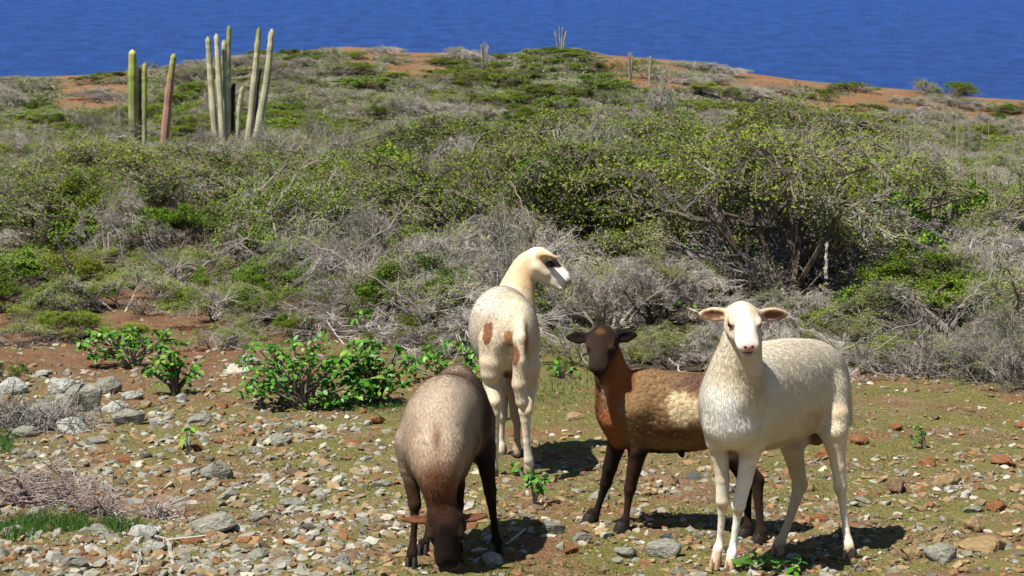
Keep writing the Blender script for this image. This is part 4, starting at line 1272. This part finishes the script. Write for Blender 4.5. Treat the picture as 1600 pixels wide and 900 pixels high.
def frame(f, up):
    f = f / np.linalg.norm(f); l = np.cross(up, f); l /= np.linalg.norm(l); u = np.cross(f, l)
    return np.array([f, l, u])
def head(B, c, nose, up, ears, col, L=.165, W=1.0, nosecol=(.5, .25, .22), earcol=None, earin=None, mouth=(.06, .03, .03), face=None, earlen=.052, earw=.021, brow=None, cut=False):
    """c: centre of the skull, nose: tip of the muzzle; ears: [(direction, facing)] left and right"""
    A = frame(nose - c, up)
    Ln = np.linalg.norm(nose - c); s = Ln / .165; w_ = W
    def p(x, y_, z): return c + (A[0] * x * s + A[1] * y_ * w_ + A[2] * z * w_)
    face = face or col
    I = A
    B.ell(p(-.005, 0, -.002), I, (.062, .049 * w_, .052 * w_), col, 0.15, .02)
    B.cap(p(.03, 0, .004), p(.125, 0, -.010), .043 * w_, .029 * w_, face, 0, .02)
    B.cap(p(.0, 0, -.035), p(.125, 0, -.040), .036 * w_, .021 * w_, col, 0, .02)
    for sg in (1, -1): B.cap(p(.115, sg * .013, -.014), p(.147, sg * .014, -.016), .023 * w_, .020 * w_, face, 0, .008)
    B.ell(p(.160, 0, -.014), I, (.013, .021 * w_, .014 * w_), nosecol, 0, .006)
    B.ell(p(.145, 0, -.047), I, (.018, .021 * w_, .011 * w_), face, 0, .006)      # lower lip and chin
    for sg in (1, -1):
        B.ell(p(.050, sg * .040, .020), I, (.024, .011, .011), brow or col, 0, .008)
        B.cap(p(.015, sg * .032, -.018), p(.06, sg * .026, -.024), .024 * w_, .018 * w_, col, 0, .012)
        B.ell(p(.053, sg * .0475, .008), I, (.013, .009, .009), mouth, 0, .004, sub=True)
        B.ell(p(.173, sg * .011, -.010), I, (.007, .0045, .005), (.03, .02, .02), 0, .002, sub=True)
        B.eyes.append((p(.052, sg * .0405 * 1.0, .009), A, .0108 * w_))
        B.paint.append((p(.050, sg * .046, .008), .030, np.array(brow or col) * .72, .9))
        B.paint.append((p(.053, sg * .048, .008), (I, (.018, .02, .010)), (.05, .03, .025), .5))
        B.paint.append((p(.168, sg * .0085, -.012), .006, (.04, .02, .02), .6))
    if cut: B.sub.append(('ell', p(.158, 0, -.0335), I, np.array((.026, .034 * w_, .0040)), None, np.array(mouth), 0, .003))
    B.paint.append((p(.170, 0, -.014), (I, (.016, .018, .014)), nosecol, .5))
    B.paint.append((p(.162, 0, -.043), (I, (.018, .016, .008)), nosecol, .5))
    B.paint.append((p(.158, 0, -.0335), (I, (.034, .034, .0055)), mouth, .4))
    for sg in (1, -1): B.paint.append((p(.174, sg * .011, -.010), (I, (.012, .0055, .006)), (.05, .02, .02), .4))
    for (base, tip, fc) in ears:
        d = tip - base; L_ = np.linalg.norm(d); f = d / L_
        nn = fc - f * (fc @ f); nn /= np.linalg.norm(nn); l = np.cross(nn, f)
        E = np.array([f, l, nn]); m_ = base + d * .52
        B.tube([(base - f * .012, .012, .010), (base + d * .22, earw * .85, .0095), (base + d * .52, earw, .0085), (base + d * .82, earw * .62, .0065), (tip, .005, .004)], l, earcol or col, 0, .006)
        B.ell(m_ + nn * .0095 - f * L_ * .02, E, (L_ * .40, earw * .66, .0075), earin or col, 0, .003, sub=True)
        if earin: B.paint.append((m_ + nn * .008, (E, (L_ * .42, earw * .66, .013)), earin, .4))
    return A
def leg(B, pts, col, col2=None, hoofcol=(.05, .04, .035), fwd=(0, -1, 0), fur=.15, k=.008, hs=1.0):
    """pts: (px, py, Y, r_px); the last one is the pastern just above the hoof. A hoof is set on the ground under it"""
    q = [(P(a, b, Y), (r * .88 if r < 7.45 else r * 1.07 if 8.9 < r < 12.1 else r) * Y / FPX) for a, b, Y, r in pts]
    q[-1] = (q[-1][0], pts[-1][3] * pts[-1][2] / FPX)
    x, y_, z = q[-1][0]
    g = gzf(x, y_) + .004
    hh = .030 * hs
    q[-1] = (np.array([x, y_, g + hh + .004]), q[-1][1])
    n = len(q)
    for i in range(n - 1):
        c = np.array(col) if col2 is None else np.array(col) * (1 - i / (n - 2)) + np.array(col2) * (i / (n - 2))
        B.cap(q[i][0], q[i + 1][0], q[i][1], q[i + 1][1], c, fur * (1 if i < 2 else .3), k)
    B.cap(q[-1][0], q[-1][0] + np.array([0, 0, -.012]), q[-1][1], q[-1][1] * 1.05, c, 0, .008)
    B.hoofs.append((np.array([x, y_, g]), hh, q[-1][1], np.array(fwd, float), hoofcol))
def hoof_mesh(h, r, fwd, col):
    f = fwd / np.linalg.norm(fwd); l = np.cross([0, 0, 1.], f)
    s = Soup()
    for sg in (1, -1):
        n = 9; a = np.arange(n) / n * 2 * math.pi
        rings = []
        for z, sc, fo in ((0, 1.18, .30), (h * .35, 1.12, .22), (h, .92, 0), (h * 1.15, .75, -.05)):
            ex = np.cos(a); ey = np.sin(a)
            pf = r * sc * (ex * np.where(ex > 0, 1.25, .8)) + r * fo
            pl = r * sc * .50 * ey * (1 - .25 * np.clip(ex, 0, 1)) + sg * r * .50
            rings.append(f[None] * pf[:, None] + l[None] * pl[:, None] + np.array([[0, 0, z]]))
        V = np.concatenate(rings); idx = np.arange(4 * n).reshape(4, n)
        F = np.stack([idx[:-1], np.roll(idx, -1, 1)[:-1], np.roll(idx, -1, 1)[1:], idx[1:]], -1).reshape(-1, 4)
        s.add(V, F, col)
        cv = np.vstack([rings[-1], rings[-1].mean(0)]); s.add(cv, np.array([[i, (i + 1) % n, n] for i in range(n)]), col)
    return s.mesh('hoof', True)
def build_sheep(B, label, base, flow, vox=.0058, strands=60000, wool=.016, eyecol=(.02, .012, .008), pupil=True, mottling=None, seed=0, curl=0.0, lift=.3):
    V, F, N = surface(B, vox)
    if (N * (V - V.mean(0))).sum() < 0: F = F[:, ::-1]; N = -N
    ctr = np.array([base[0], base[1], gzf(*base)])
    root = empty('sheep', ctr); tag(root, label, 'sheep')
    # colour and fur length from the nearest pieces
    nV = len(V); cw = np.zeros((nV, 3)); ww = np.zeros(nV); fw = np.zeros(nV)
    for p in B.pr:
        d = pd(p, V); e = np.exp(-np.clip(d, -.02, .5) / .007)
        ww += e; cw += e[:, None] * p[5]; fw += e * p[6]
    col = cw / ww[:, None]; fur = fw / ww
    g = np.random.default_rng(seed + 50)
    wob = np.array([mnoise.noise(Vector(v * 30)) for v in V]); wob2 = np.array([mnoise.noise(Vector(v * 95)) for v in V])
    for c, r, pc, soft in B.paint:
        if isinstance(r, tuple):
            d = np.linalg.norm((V - c) @ r[0].T / np.array(r[1]), axis=1)
        else: d = np.linalg.norm(V - c, axis=1) / r
        d = d + wob * .34 + (wob2 * .22 if soft < .45 else 0)
        t = 1 - sstep(1 - soft, 1 + soft * .3, d)
        col = col * (1 - t[:, None]) + np.array(pc) * t[:, None]
    if mottling: col = mottling(V, N, col, wob)
    if curl:
        wv = np.array([mnoise.noise(Vector((v[0] * 75, v[1] * 75, v[2] * 95))) for v in V])
        V = V + N * (wv * curl * np.clip(fur, 0, 1))[:, None]
        col = col * (1 + .16 * np.clip(wv, -.6, .6) * np.clip(fur, 0, 1))[:, None]
    me = npmesh('body', V - ctr, F, col, smooth=True)
    link('body', me, root, M_coat)
    # wool
    n = strands
    w4 = fur.copy(); fw4 = w4[F].mean(1)
    area = np.linalg.norm(np.cross(V[F[:, 2]] - V[F[:, 0]], V[F[:, 3]] - V[F[:, 1]]), axis=1)
    pf = area * np.clip(fw4, .06, 1); pf /= pf.sum()
    fi = g.choice(len(F), n, p=pf)
    b = g.dirichlet([1, 1, 1, 1], n)
    pp = (V[F[fi]] * b[..., None]).sum(1); nn = unit((N[F[fi]] * b[..., None]).sum(1)); cc = (col[F[fi]] * b[..., None]).sum(1); ff = fw4[fi]
    fl = np.array(flow, float)
    fl = fl[None] - nn * (nn @ fl)[:, None]
    lf = np.where(g.random(n) < .16, lift, .03)[:, None]
    d = unit(nn * lf + unit(fl + 1e-6) * .9 + (lambda q: q - nn * (q * nn).sum(1)[:, None] * .8)(g.normal(0, .16 if not curl else .40, (n, 3))))
    L = wool * np.clip(ff, .12, 1.0) * g.uniform(.5, 1.3, n)
    side = unit(np.cross(d, nn + g.normal(0, .08, (n, 3)))) * (.0007 + .0005 * g.random(n))[:, None]
    Vs = np.stack([pp - side + nn * .0006, pp + side + nn * .0006, pp + d * L[:, None] + nn * .0012], 1).reshape(-1, 3) - ctr
    cs = cc * g.uniform(.90, 1.08, (n, 1))
    wm = npmesh('wool', Vs, np.arange(3 * n).reshape(n, 3), np.repeat(cs, 3, 0), smooth=True)
    wm.normals_split_custom_set_from_vertices(np.repeat(unit(nn + .22 * d), 3, 0).tolist())
    link('wool', wm, root, M_wool)
    for c, A, r in B.eyes:
        vs = []; fs = []; k = 10
        import bmesh
        bm = bmesh.new(); bmesh.ops.create_icosphere(bm, subdivisions=2, radius=r)
        m_ = bpy.data.meshes.new('eye'); bm.to_mesh(m_); bm.free()
        a = m_.color_attributes.new('Col', 'FLOAT_COLOR', 'POINT')
        for i in range(len(m_.vertices)): a.data[i].color = (*eyecol, 1)
        for p_ in m_.polygons: p_.use_smooth = True
        e = link('eye', m_, root, M_eye); e.location = c - ctr
    for c, h, r, f, hc in B.hoofs:
        hm = hoof_mesh(h, r * 1.25, f, np.array(hc))
        e = link('hoof', hm, root, M_hoof); e.location = c - ctr
    return root
def px_r(r, Y): return r * Y / FPX
def T(px, py, Y, rs, ru): return (P(px, py, Y), px_r(rs, Y), px_r(ru, Y))
CREAM = (.78, .69, .54); WHITE = (.83, .79, .71); OCH = (.60, .43, .24)

# --- white ewe, three-quarter front, head raised to the camera
B = Body(7.3)
lat = P(1220, 620, 7.45) - P(1140, 630, 7.15); lat = np.array([lat[1], -lat[0], 0]); lat /= np.linalg.norm(lat)
B.tube([T(1138, 640, 7.13, 36, 46), T(1148, 628, 7.22, 50, 70), T(1180, 622, 7.33, 58, 80), T(1220, 614, 7.44, 58, 80), T(1252, 604, 7.54, 53, 70), T(1275, 599, 7.61, 46, 60), T(1287, 604, 7.67, 32, 44)],
       lat, CREAM, 1.0, .03, cols=[WHITE, WHITE, CREAM, CREAM, CREAM, CREAM, CREAM])
# neck and breast
B.tube([T(1148, 622, 7.18, 46, 56), T(1151, 578, 7.16, 35, 42), T(1157, 545, 7.13, 26, 32), T(1161, 512, 7.12, 23, 27)], np.array([1., 0, 0]), CREAM, .8, .03)
B.ell(P(1142, 668, 7.13), frame(np.array([-.3, -1, 0.]), np.array([0, 0, 1.])), (.07, .085, .065), WHITE, .7, .03)
# shoulders, haunch
B.cap(P(1118, 640, 7.24), P(1120, 690, 7.27), .050, .036, WHITE, .6, .03)
B.cap(P(1180, 640, 7.26), P(1174, 692, 7.25), .060, .042, CREAM, .6, .03)
B.cap(P(1292, 612, 7.53), P(1302, 672, 7.46), .072, .050, CREAM, .7, .03)
B.cap(P(1262, 625, 7.72), P(1244, 684, 7.60), .070, .045, CREAM, .6, .03)
fwd = np.array([-.45, -.9, 0])
leg(B, [(1121, 672, 7.27, 19), (1125, 712, 7.28, 14), (1129, 748, 7.29, 10.5), (1129, 782, 7.30, 10), (1128, 800, 7.31, 7.2), (1125, 845, 7.33, 6.4), (1122, 858, 7.32, 8), (1119, 868, 7.31, 7.5)], CREAM, WHITE, (.36, .24, .14), fwd)
leg(B, [(1176, 672, 7.25, 22), (1171, 712, 7.25, 16), (1163, 752, 7.26, 11.5), (1154, 790, 7.27, 10.5), (1152, 806, 7.28, 7.4), (1146, 850, 7.29, 6.6), (1144, 864, 7.28, 8), (1142, 874, 7.27, 7.5)], WHITE, WHITE, (.36, .24, .14), fwd)
leg(B, [(1300, 650, 7.48, 28), (1305, 690, 7.46, 18), (1310, 728, 7.46, 11), (1313, 760, 7.47, 10), (1316, 782, 7.47, 7.2), (1322, 828, 7.46, 6.6), (1325, 848, 7.45, 8), (1327, 858, 7.44, 7.5)], CREAM, CREAM, (.38, .25, .15), fwd)
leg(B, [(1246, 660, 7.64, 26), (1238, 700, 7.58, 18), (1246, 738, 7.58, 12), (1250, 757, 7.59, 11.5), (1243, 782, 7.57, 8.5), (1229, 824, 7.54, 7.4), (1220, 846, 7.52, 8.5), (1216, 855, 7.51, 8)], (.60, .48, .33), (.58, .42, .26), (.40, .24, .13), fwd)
B.cap(P(1322, 600, 7.72), P(1328, 660, 7.74), .018, .012, CREAM, .8, .02)
B.ell(P(1275, 682, 7.60), np.eye(3), (.035, .04, .03), (.20, .12, .09), .0, .015)   # udder
hc = P(1160, 499, 7.075)
ns = P(1171, 537, 6.95)
sx = np.array([1., 0, 0])
A_ = head(B, hc, ns, np.array([0, 0, 1.]), [(P(1139, 491, 7.10), P(1092, 491, 7.13), np.array([-.15, -1, -.15])), (P(1184, 492, 7.10), P(1231, 491, 7.13), np.array([.15, -1, -.15]))],
     (.66, .56, .43), W=1.06, nosecol=(.60, .31, .28), earw=.0235, cut=True, earcol=(.58, .44, .30), earin=(.20, .09, .055), face=(.74, .71, .66), brow=(.55, .42, .29))
for q in ((1143, 515, 7.03), (1178, 516, 7.03), (1147, 480, 7.04), (1175, 481, 7.04)): B.paint.append((P(*q), (np.eye(3), (.016, .05, .026)), (.60, .47, .34), .9))
B.paint.append((P(1144, 655, 7.05), (np.eye(3), (.055, .2, .08)), (.84, .82, .79), .6))
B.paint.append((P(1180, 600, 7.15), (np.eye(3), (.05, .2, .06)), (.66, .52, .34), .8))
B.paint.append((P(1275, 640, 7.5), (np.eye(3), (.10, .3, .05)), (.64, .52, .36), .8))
for fx, fy, fyy in ((1129, 790, 7.3), (1154, 800, 7.27), (1250, 757, 7.58), (1313, 765, 7.47)):
    B.paint.append((P(fx, fy, fyy), .022, (.56, .38, .22), .8))
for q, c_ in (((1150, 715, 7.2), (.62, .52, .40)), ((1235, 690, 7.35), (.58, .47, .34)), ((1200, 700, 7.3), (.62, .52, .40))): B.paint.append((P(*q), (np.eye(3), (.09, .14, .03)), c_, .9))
for fx, fy, fyy in ((1120, 868, 7.31), (1143, 873, 7.27), (1217, 852, 7.51), (1326, 856, 7.44)):
    B.paint.append((P(fx, fy, fyy), .026, (.50, .33, .2), .8))
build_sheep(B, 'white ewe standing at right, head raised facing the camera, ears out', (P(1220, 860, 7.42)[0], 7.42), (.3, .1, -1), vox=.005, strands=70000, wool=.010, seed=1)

# --- brown lamb, side on, head turned to the camera
B = Body(7.9)
DB = (.018, .011, .008); BR = (.24, .10, .04); TW = (.275, .17, .085); RB = (.27, .10, .035)
lat = np.array([-.25, 1., 0]); 
B.tube([T(962, 640, 7.93, 28, 36), T(985, 638, 7.93, 40, 56), T(1020, 642, 7.91, 46, 60), T(1065, 645, 7.89, 48, 57), T(1110, 642, 7.86, 46, 52), T(1145, 638, 7.83, 40, 47), T(1162, 640, 7.82, 28, 36)],
       lat, TW, 1.0, .03, cols=[BR, TW, TW, TW, TW, (.24, .16, .1), (.2, .13, .08)])
B.tube([T(972, 630, 7.92, 36, 42), T(960, 598, 7.90, 25, 32), T(951, 566, 7.88, 19, 22), T(945, 540, 7.87, 17, 19)], np.array([1., 0, 0]), RB, .5, .025)
B.cap(P(962, 655, 7.88), P(968, 684, 7.9), .052, .036, RB, .4, .03)
B.cap(P(995, 640, 7.84), P(998, 684, 7.86), .062, .044, TW, .7, .03)
B.cap(P(1148, 640, 7.78), P(1140, 695, 7.76), .068, .045, (.17, .10, .06), .5, .03)
B.cap(P(1150, 640, 7.92), P(1155, 695, 7.9), .06, .042, DB, .3, .03)
fl_ = np.array([-1, -.3, 0.])
leg(B, [(968, 668, 7.92, 19), (962, 700, 7.94, 14.5), (953, 730, 7.96, 11), (947, 754, 7.98, 9), (941, 772, 7.99, 7), (932, 800, 8.0, 6.4), (928, 811, 8.0, 7.8), (924, 816, 8.0, 7.5)], DB, DB, (.02, .016, .014), fl_)
leg(B, [(1000, 668, 7.86, 22), (997, 702, 7.86, 16), (991, 732, 7.87, 11), (984, 764, 7.88, 9.2), (982, 780, 7.88, 7), (978, 810, 7.87, 6.4), (976, 822, 7.86, 8), (974, 829, 7.85, 7.5)], (.04, .02, .012), DB, (.02, .016, .014), fl_)
leg(B, [(1132, 680, 7.77, 24), (1148, 712, 7.75, 17), (1172, 738, 7.74, 12), (1184, 750, 7.74, 10), (1184, 775, 7.73, 8), (1188, 820, 7.70, 7.2), (1189, 834, 7.69, 9), (1190, 842, 7.69, 8)], (.035, .017, .010), DB, (.02, .016, .014), fl_)
leg(B, [(1140, 680, 7.92, 22), (1142, 712, 7.90, 16), (1160, 740, 7.88, 11), (1168, 756, 7.87, 9.5), (1168, 780, 7.85, 7.4), (1169, 820, 7.82, 7), (1168, 832, 7.82, 8.6), (1166, 838, 7.81, 8)], DB, DB, (.02, .016, .014), fl_)
B.cap(P(1062, 700, 7.89), P(1066, 712, 7.89), .016, .010, DB, .0, .01)
B.cap(P(945, 568, 7.85), P(941, 592, 7.86), .030, .026, (.05, .03, .02), .2, .02)
hc = P(941, 533, 7.83); ns = P(933, 573, 7.725)
head(B, hc, ns, np.array([0, 0, 1.]), [(P(921, 528, 7.85), P(885, 527, 7.88), np.array([-.1, -1, .1])), (P(961, 528, 7.85), P(995, 523, 7.88), np.array([.1, -1, .1]))],
     (.022, .013, .009), W=1.0, nosecol=(.03, .022, .02), earcol=(.012, .008, .007), earin=(.014, .009, .008), face=(.028, .018, .013), mouth=(.012, .01, .01), earw=.021, brow=(.045, .025, .014))
B.paint.append((P(1068, 640, 7.75), (np.eye(3), (.074, .15, .066)), (.76, .59, .36), .25))
B.paint.append((P(1095, 598, 7.86), (np.eye(3), (.13, .14, .038)), (.15, .085, .065), .6))
B.paint.append((P(945, 620, 7.84), (np.eye(3), (.018, .10, .06)), (.42, .24, .16), .8))
B.paint.append((P(938, 515, 7.80), .020, (.10, .05, .022), .9))
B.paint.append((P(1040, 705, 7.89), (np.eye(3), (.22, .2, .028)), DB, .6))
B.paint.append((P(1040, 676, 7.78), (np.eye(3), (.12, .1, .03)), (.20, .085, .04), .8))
B.paint.append((P(965, 668, 7.86), (np.eye(3), (.04, .1, .04)), (.30, .12, .04), .8))
build_sheep(B, 'brown lamb with dark head and cream flank patch behind the ewe', (P(1060, 820, 7.9)[0], 7.9), (1, .1, -.5), strands=75000, wool=.013, seed=2, curl=.005)

# --- grazing sheep, seen from the front with its head down
B = Body(7.3)
G1 = (.52, .41, .31); G2 = (.22, .155, .125); G3 = (.17, .07, .036); GD = (.015, .009, .007)
B.tube([T(682, 705, 7.26, 44, 48), T(682, 682, 7.34, 53, 66), T(694, 662, 7.46, 57, 72), T(706, 656, 7.58, 54, 66), T(714, 644, 7.70, 46, 60), T(714, 626, 7.82, 34, 54), T(713, 622, 7.89, 20, 38)],
       np.array([1., .15, 0]), G1, 1.0, .03, cols=[G1, G1, G1, G2, G2, (.28, .19, .14), (.3, .21, .16)])
B.tube([T(683, 705, 7.24, 46, 44), T(685, 742, 7.19, 28, 32), T(688, 775, 7.18, 17.5, 22), T(692, 802, 7.18, 15, 17)], np.array([1., 0, 0]), G3, .6, .03, cols=[G1, (.24, .13, .08), G3, G3])
B.cap(P(642, 690, 7.32), P(640, 730, 7.32), .052, .036, G1, .7, .03)
B.cap(P(722, 690, 7.34), P(716, 735, 7.36), .052, .034, G2, .7, .03)
B.cap(P(746, 660, 7.68), P(756, 712, 7.60), .062, .040, G2, .6, .03)
B.cap(P(690, 660, 7.72), P(680, 730, 7.66), .06, .04, GD, .5, .03)
fD = np.array([-.05, -1, 0])
leg(B, [(640, 716, 7.32, 18), (643, 752, 7.31, 12), (648, 788, 7.30, 10), (648, 805, 7.30, 7.4), (646, 845, 7.30, 6.6), (644, 862, 7.29, 8.4), (643, 872, 7.28, 8)], (.06, .03, .018), GD, (.02, .015, .012), fD)
leg(B, [(714, 725, 7.37, 16), (714, 758, 7.38, 12), (715, 790, 7.38, 9.5), (715, 806, 7.38, 7), (716, 842, 7.38, 6.4), (716, 858, 7.37, 8), (716, 866, 7.37, 7.5)], GD, GD, (.02, .015, .012), fD)
leg(B, [(756, 700, 7.60, 20), (761, 735, 7.54, 12), (766, 768, 7.53, 9.5), (768, 785, 7.52, 7.6), (773, 826, 7.50, 6.6), (776, 846, 7.49, 8.4), (779, 858, 7.48, 8)], (.03, .016, .012), GD, (.02, .015, .012), fD)
leg(B, [(680, 716, 7.66, 18), (676, 755, 7.60, 12), (678, 790, 7.60, 9.5), (675, 806, 7.58, 7.4), (666, 845, 7.54, 6.6), (663, 862, 7.52, 8), (661, 868, 7.51, 7.8)], GD, GD, (.02, .015, .012), fD)
B.cap(P(722, 585, 7.90), P(728, 640, 7.94), .02, .012, G2, .8, .02)
hc = P(696, 815, 7.165)
ns = P(698.5, 880, 7.10)
head(B, hc, ns, np.array([0, -1., .2]), [(P(675, 812, 7.18), P(627, 812, 7.19), np.array([-.1, -.8, .5])), (P(717, 811, 7.18), P(763, 806, 7.19), np.array([.1, -.8, .5]))],
     (.009, .006, .005), W=1.2, nosecol=(.02, .014, .012), earcol=(.11, .048, .026), earin=(.15, .065, .036), face=(.011, .007, .006), mouth=(.012, .01, .01), earw=.014, brow=(.035, .018, .011))
for q in ((682, 828), (711, 828), (696, 812)): B.paint.append((P(q[0], q[1], 7.11), .018, (.024, .013, .009), .95))  # faint brown sheen painted on the brows and forehead
for q in ((690, 858), (704, 858)): B.paint.append((P(q[0], q[1], 7.08), .014, (.022, .012, .009), .9))  # the painted sheen carried down the bridge of the muzzle
B.paint.append((P(684, 640, 7.3), (np.eye(3), (.10, .12, .075)), (.56, .45, .34), .7))
B.paint.append((P(760, 655, 7.5), (np.eye(3), (.035, .2, .10)), (.13, .085, .065), .8))
B.paint.append((P(650, 690, 7.25), (np.eye(3), (.05, .1, .10)), (.42, .31, .22), .8))
B.paint.append((P(714, 690, 7.25), (np.eye(3), (.035, .1, .08)), (.42, .32, .23), .8))
B.paint.append((P(712, 572, 7.75), (np.eye(3), (.08, .2, .04)), (.40, .30, .22), .8))
B.paint.append((P(706, 604, 7.6), (np.eye(3), (.10, .2, .034)), (.12, .07, .055), .6))
B.paint.append((P(684, 752, 7.14), (np.eye(3), (.05, .1, .075)), (.17, .07, .038), .8))
B.paint.append((P(686, 785, 7.12), (np.eye(3), (.05, .1, .05)), (.10, .042, .024), .9))
B.paint.append((P(692, 808, 7.10), (np.eye(3), (.06, .1, .034)), (.035, .016, .010), .95))
B.paint.append((P(683, 690, 7.18), (np.eye(3), (.022, .1, .08)), (.24, .14, .09), .9))
build_sheep(B, 'brownish grey woolly sheep grazing head down, frontmost left', (P(700, 860, 7.45)[0], 7.45), (.0, -.5, -.85), strands=90000, wool=.014, seed=3)

# --- spotted sheep, seen from behind, head in profile to the right
B = Body(9.2)
W2 = (.68, .58, .43); W3 = (.72, .66, .56)
B.tube([T(806, 520, 9.08, 26, 40), T(803, 520, 9.14, 34, 52), T(795, 519, 9.26, 42, 60), T(784, 515, 9.42, 48, 63), T(786, 508, 9.58, 44, 58), T(798, 498, 9.70, 32, 42), T(806, 486, 9.76, 22, 28)],
       np.array([1., .1, 0]), W2, .8, .03, cols=[W2, W2, W2, W3, W3, W3, W3])
B.tube([T(800, 500, 9.66, 32, 36), T(807, 456, 9.69, 23, 24), T(815, 432, 9.72, 17, 18), T(827, 410, 9.72, 15, 17)], np.array([.4, 1., 0]), (.66, .52, .34), .35, .03)
B.cap(P(776, 535, 9.14), P(769, 582, 9.12), .078, .048, W2, .6, .03)
B.cap(P(822, 535, 9.14), P(826, 588, 9.12), .052, .036, W2, .6, .03)
fB = np.array([-.1, 1, 0])
leg(B, [(770, 565, 9.12, 22), (768, 598, 9.14, 14), (772, 628, 9.10, 10.5), (774, 645, 9.10, 8), (774, 690, 9.12, 7), (771, 728, 9.14, 8), (770, 734, 9.14, 7.5)], W2, W3, (.2, .15, .1), fB)
leg(B, [(827, 570, 9.12, 18), (828, 604, 9.15, 12.5), (821, 642, 9.10, 10.5), (821, 655, 9.10, 8), (823, 690, 9.11, 6.6), (826, 718, 9.12, 7.6), (827, 726, 9.13, 7.2)], W2, W3, (.3, .22, .14), fB)
leg(B, [(802, 560, 9.60, 18), (805, 610, 9.56, 12), (807, 650, 9.56, 9.5), (808, 662, 9.55, 7), (808, 695, 9.54, 6.4), (808, 706, 9.54, 7.6), (808, 712, 9.54, 7.2)], (.28, .18, .11), (.42, .34, .26), (.05, .04, .03), fB)
leg(B, [(784, 560, 9.62, 18), (783, 610, 9.6, 12), (783, 650, 9.6, 9.5), (783, 662, 9.6, 7), (783, 695, 9.6, 6.4), (783, 704, 9.6, 7.6), (783, 709, 9.6, 7.2)], W2, W3, (.05, .04, .03), fB)
B.ell(P(790, 562, 9.0), np.eye(3), (.022, .05, .05), W2, .2, .03, sub=True)
# tail
tl = [(812, 500, 9.05, 9), (812, 530, 8.98, 11), (811, 565, 8.96, 11), (812, 600, 8.96, 12), (816, 628, 8.97, 10), (818, 642, 8.98, 4)]
for a, b in zip(tl[:-1], tl[1:]): B.cap(P(a[0], a[1], a[2]), P(b[0], b[1], b[2]), px_r(a[3], a[2]), px_r(b[3], b[2]), (.70, .60, .47), .5, .012)
B.ell(P(796, 578, 9.2), np.eye(3), (.04, .05, .035), (.16, .07, .04), 0, .02)
hc = P(842, 408, 9.70); ns = P(893, 436, 9.66)
head(B, hc, ns, np.array([0.3, .15, 1.]), [(P(846, 399, 9.64), P(872, 403, 9.56), np.array([.05, -1, -.6])), (P(842, 395, 9.76), P(852, 388, 9.86), np.array([0, 1, -.3]))],
     (.70, .60, .45), W=1.16, nosecol=(.30, .17, .15), earcol=(.50, .33, .19), earin=None, brow=(.6, .5, .38), face=(.76, .73, .67), mouth=(.12, .07, .06), earw=.02)
B.paint.append((P(870, 412, 9.62), (np.eye(3), (.050, .09, .026)), (.018, .015, .015), .25))
B.paint.append((P(880, 412, 9.63), (np.eye(3), (.014, .05, .012)), (.022, .018, .018), .3))
B.paint.append((P(820, 425, 9.66), (np.eye(3), (.055, .25, .07)), (.60, .43, .26), .8))
B.paint.append((P(889, 441, 9.62), .026, (.24, .16, .14), .7))
BP = (.22, .10, .05)
B.paint.append((P(762, 524, 9.0), (frame(np.array([.15, 0, 1.]), np.array([0, -1., 0])), (.062, .022, .25)), BP, .22))
B.paint.append((P(795, 530, 9.02), (np.eye(3), (.024, .11, .036)), (.40, .22, .11), .3))
B.paint.append((P(806, 553, 8.96), (np.eye(3), (.018, .14, .048)), BP, .35))
B.paint.append((P(822, 536, 9.0), (np.eye(3), (.012, .08, .06)), (.34, .18, .09), .5))
B.paint.append((P(788, 585, 9.2), (np.eye(3), (.03, .12, .05)), (.17, .07, .04), .5))
B.paint.append((P(790, 475, 9.3), (np.eye(3), (.2, .25, .05)), (.78, .75, .70), .8))
build_sheep(B, 'cream sheep with brown patches seen from behind, head turned right', (P(800, 720, 9.3)[0], 9.3), (.0, -.6, -.8), strands=55000, wool=.010, seed=4)
tris = sum(sum(len(p.vertices) - 2 for p in me.polygons) for me in bpy.data.meshes)
print('unique tris', tris, 'objects', len(bpy.data.objects))
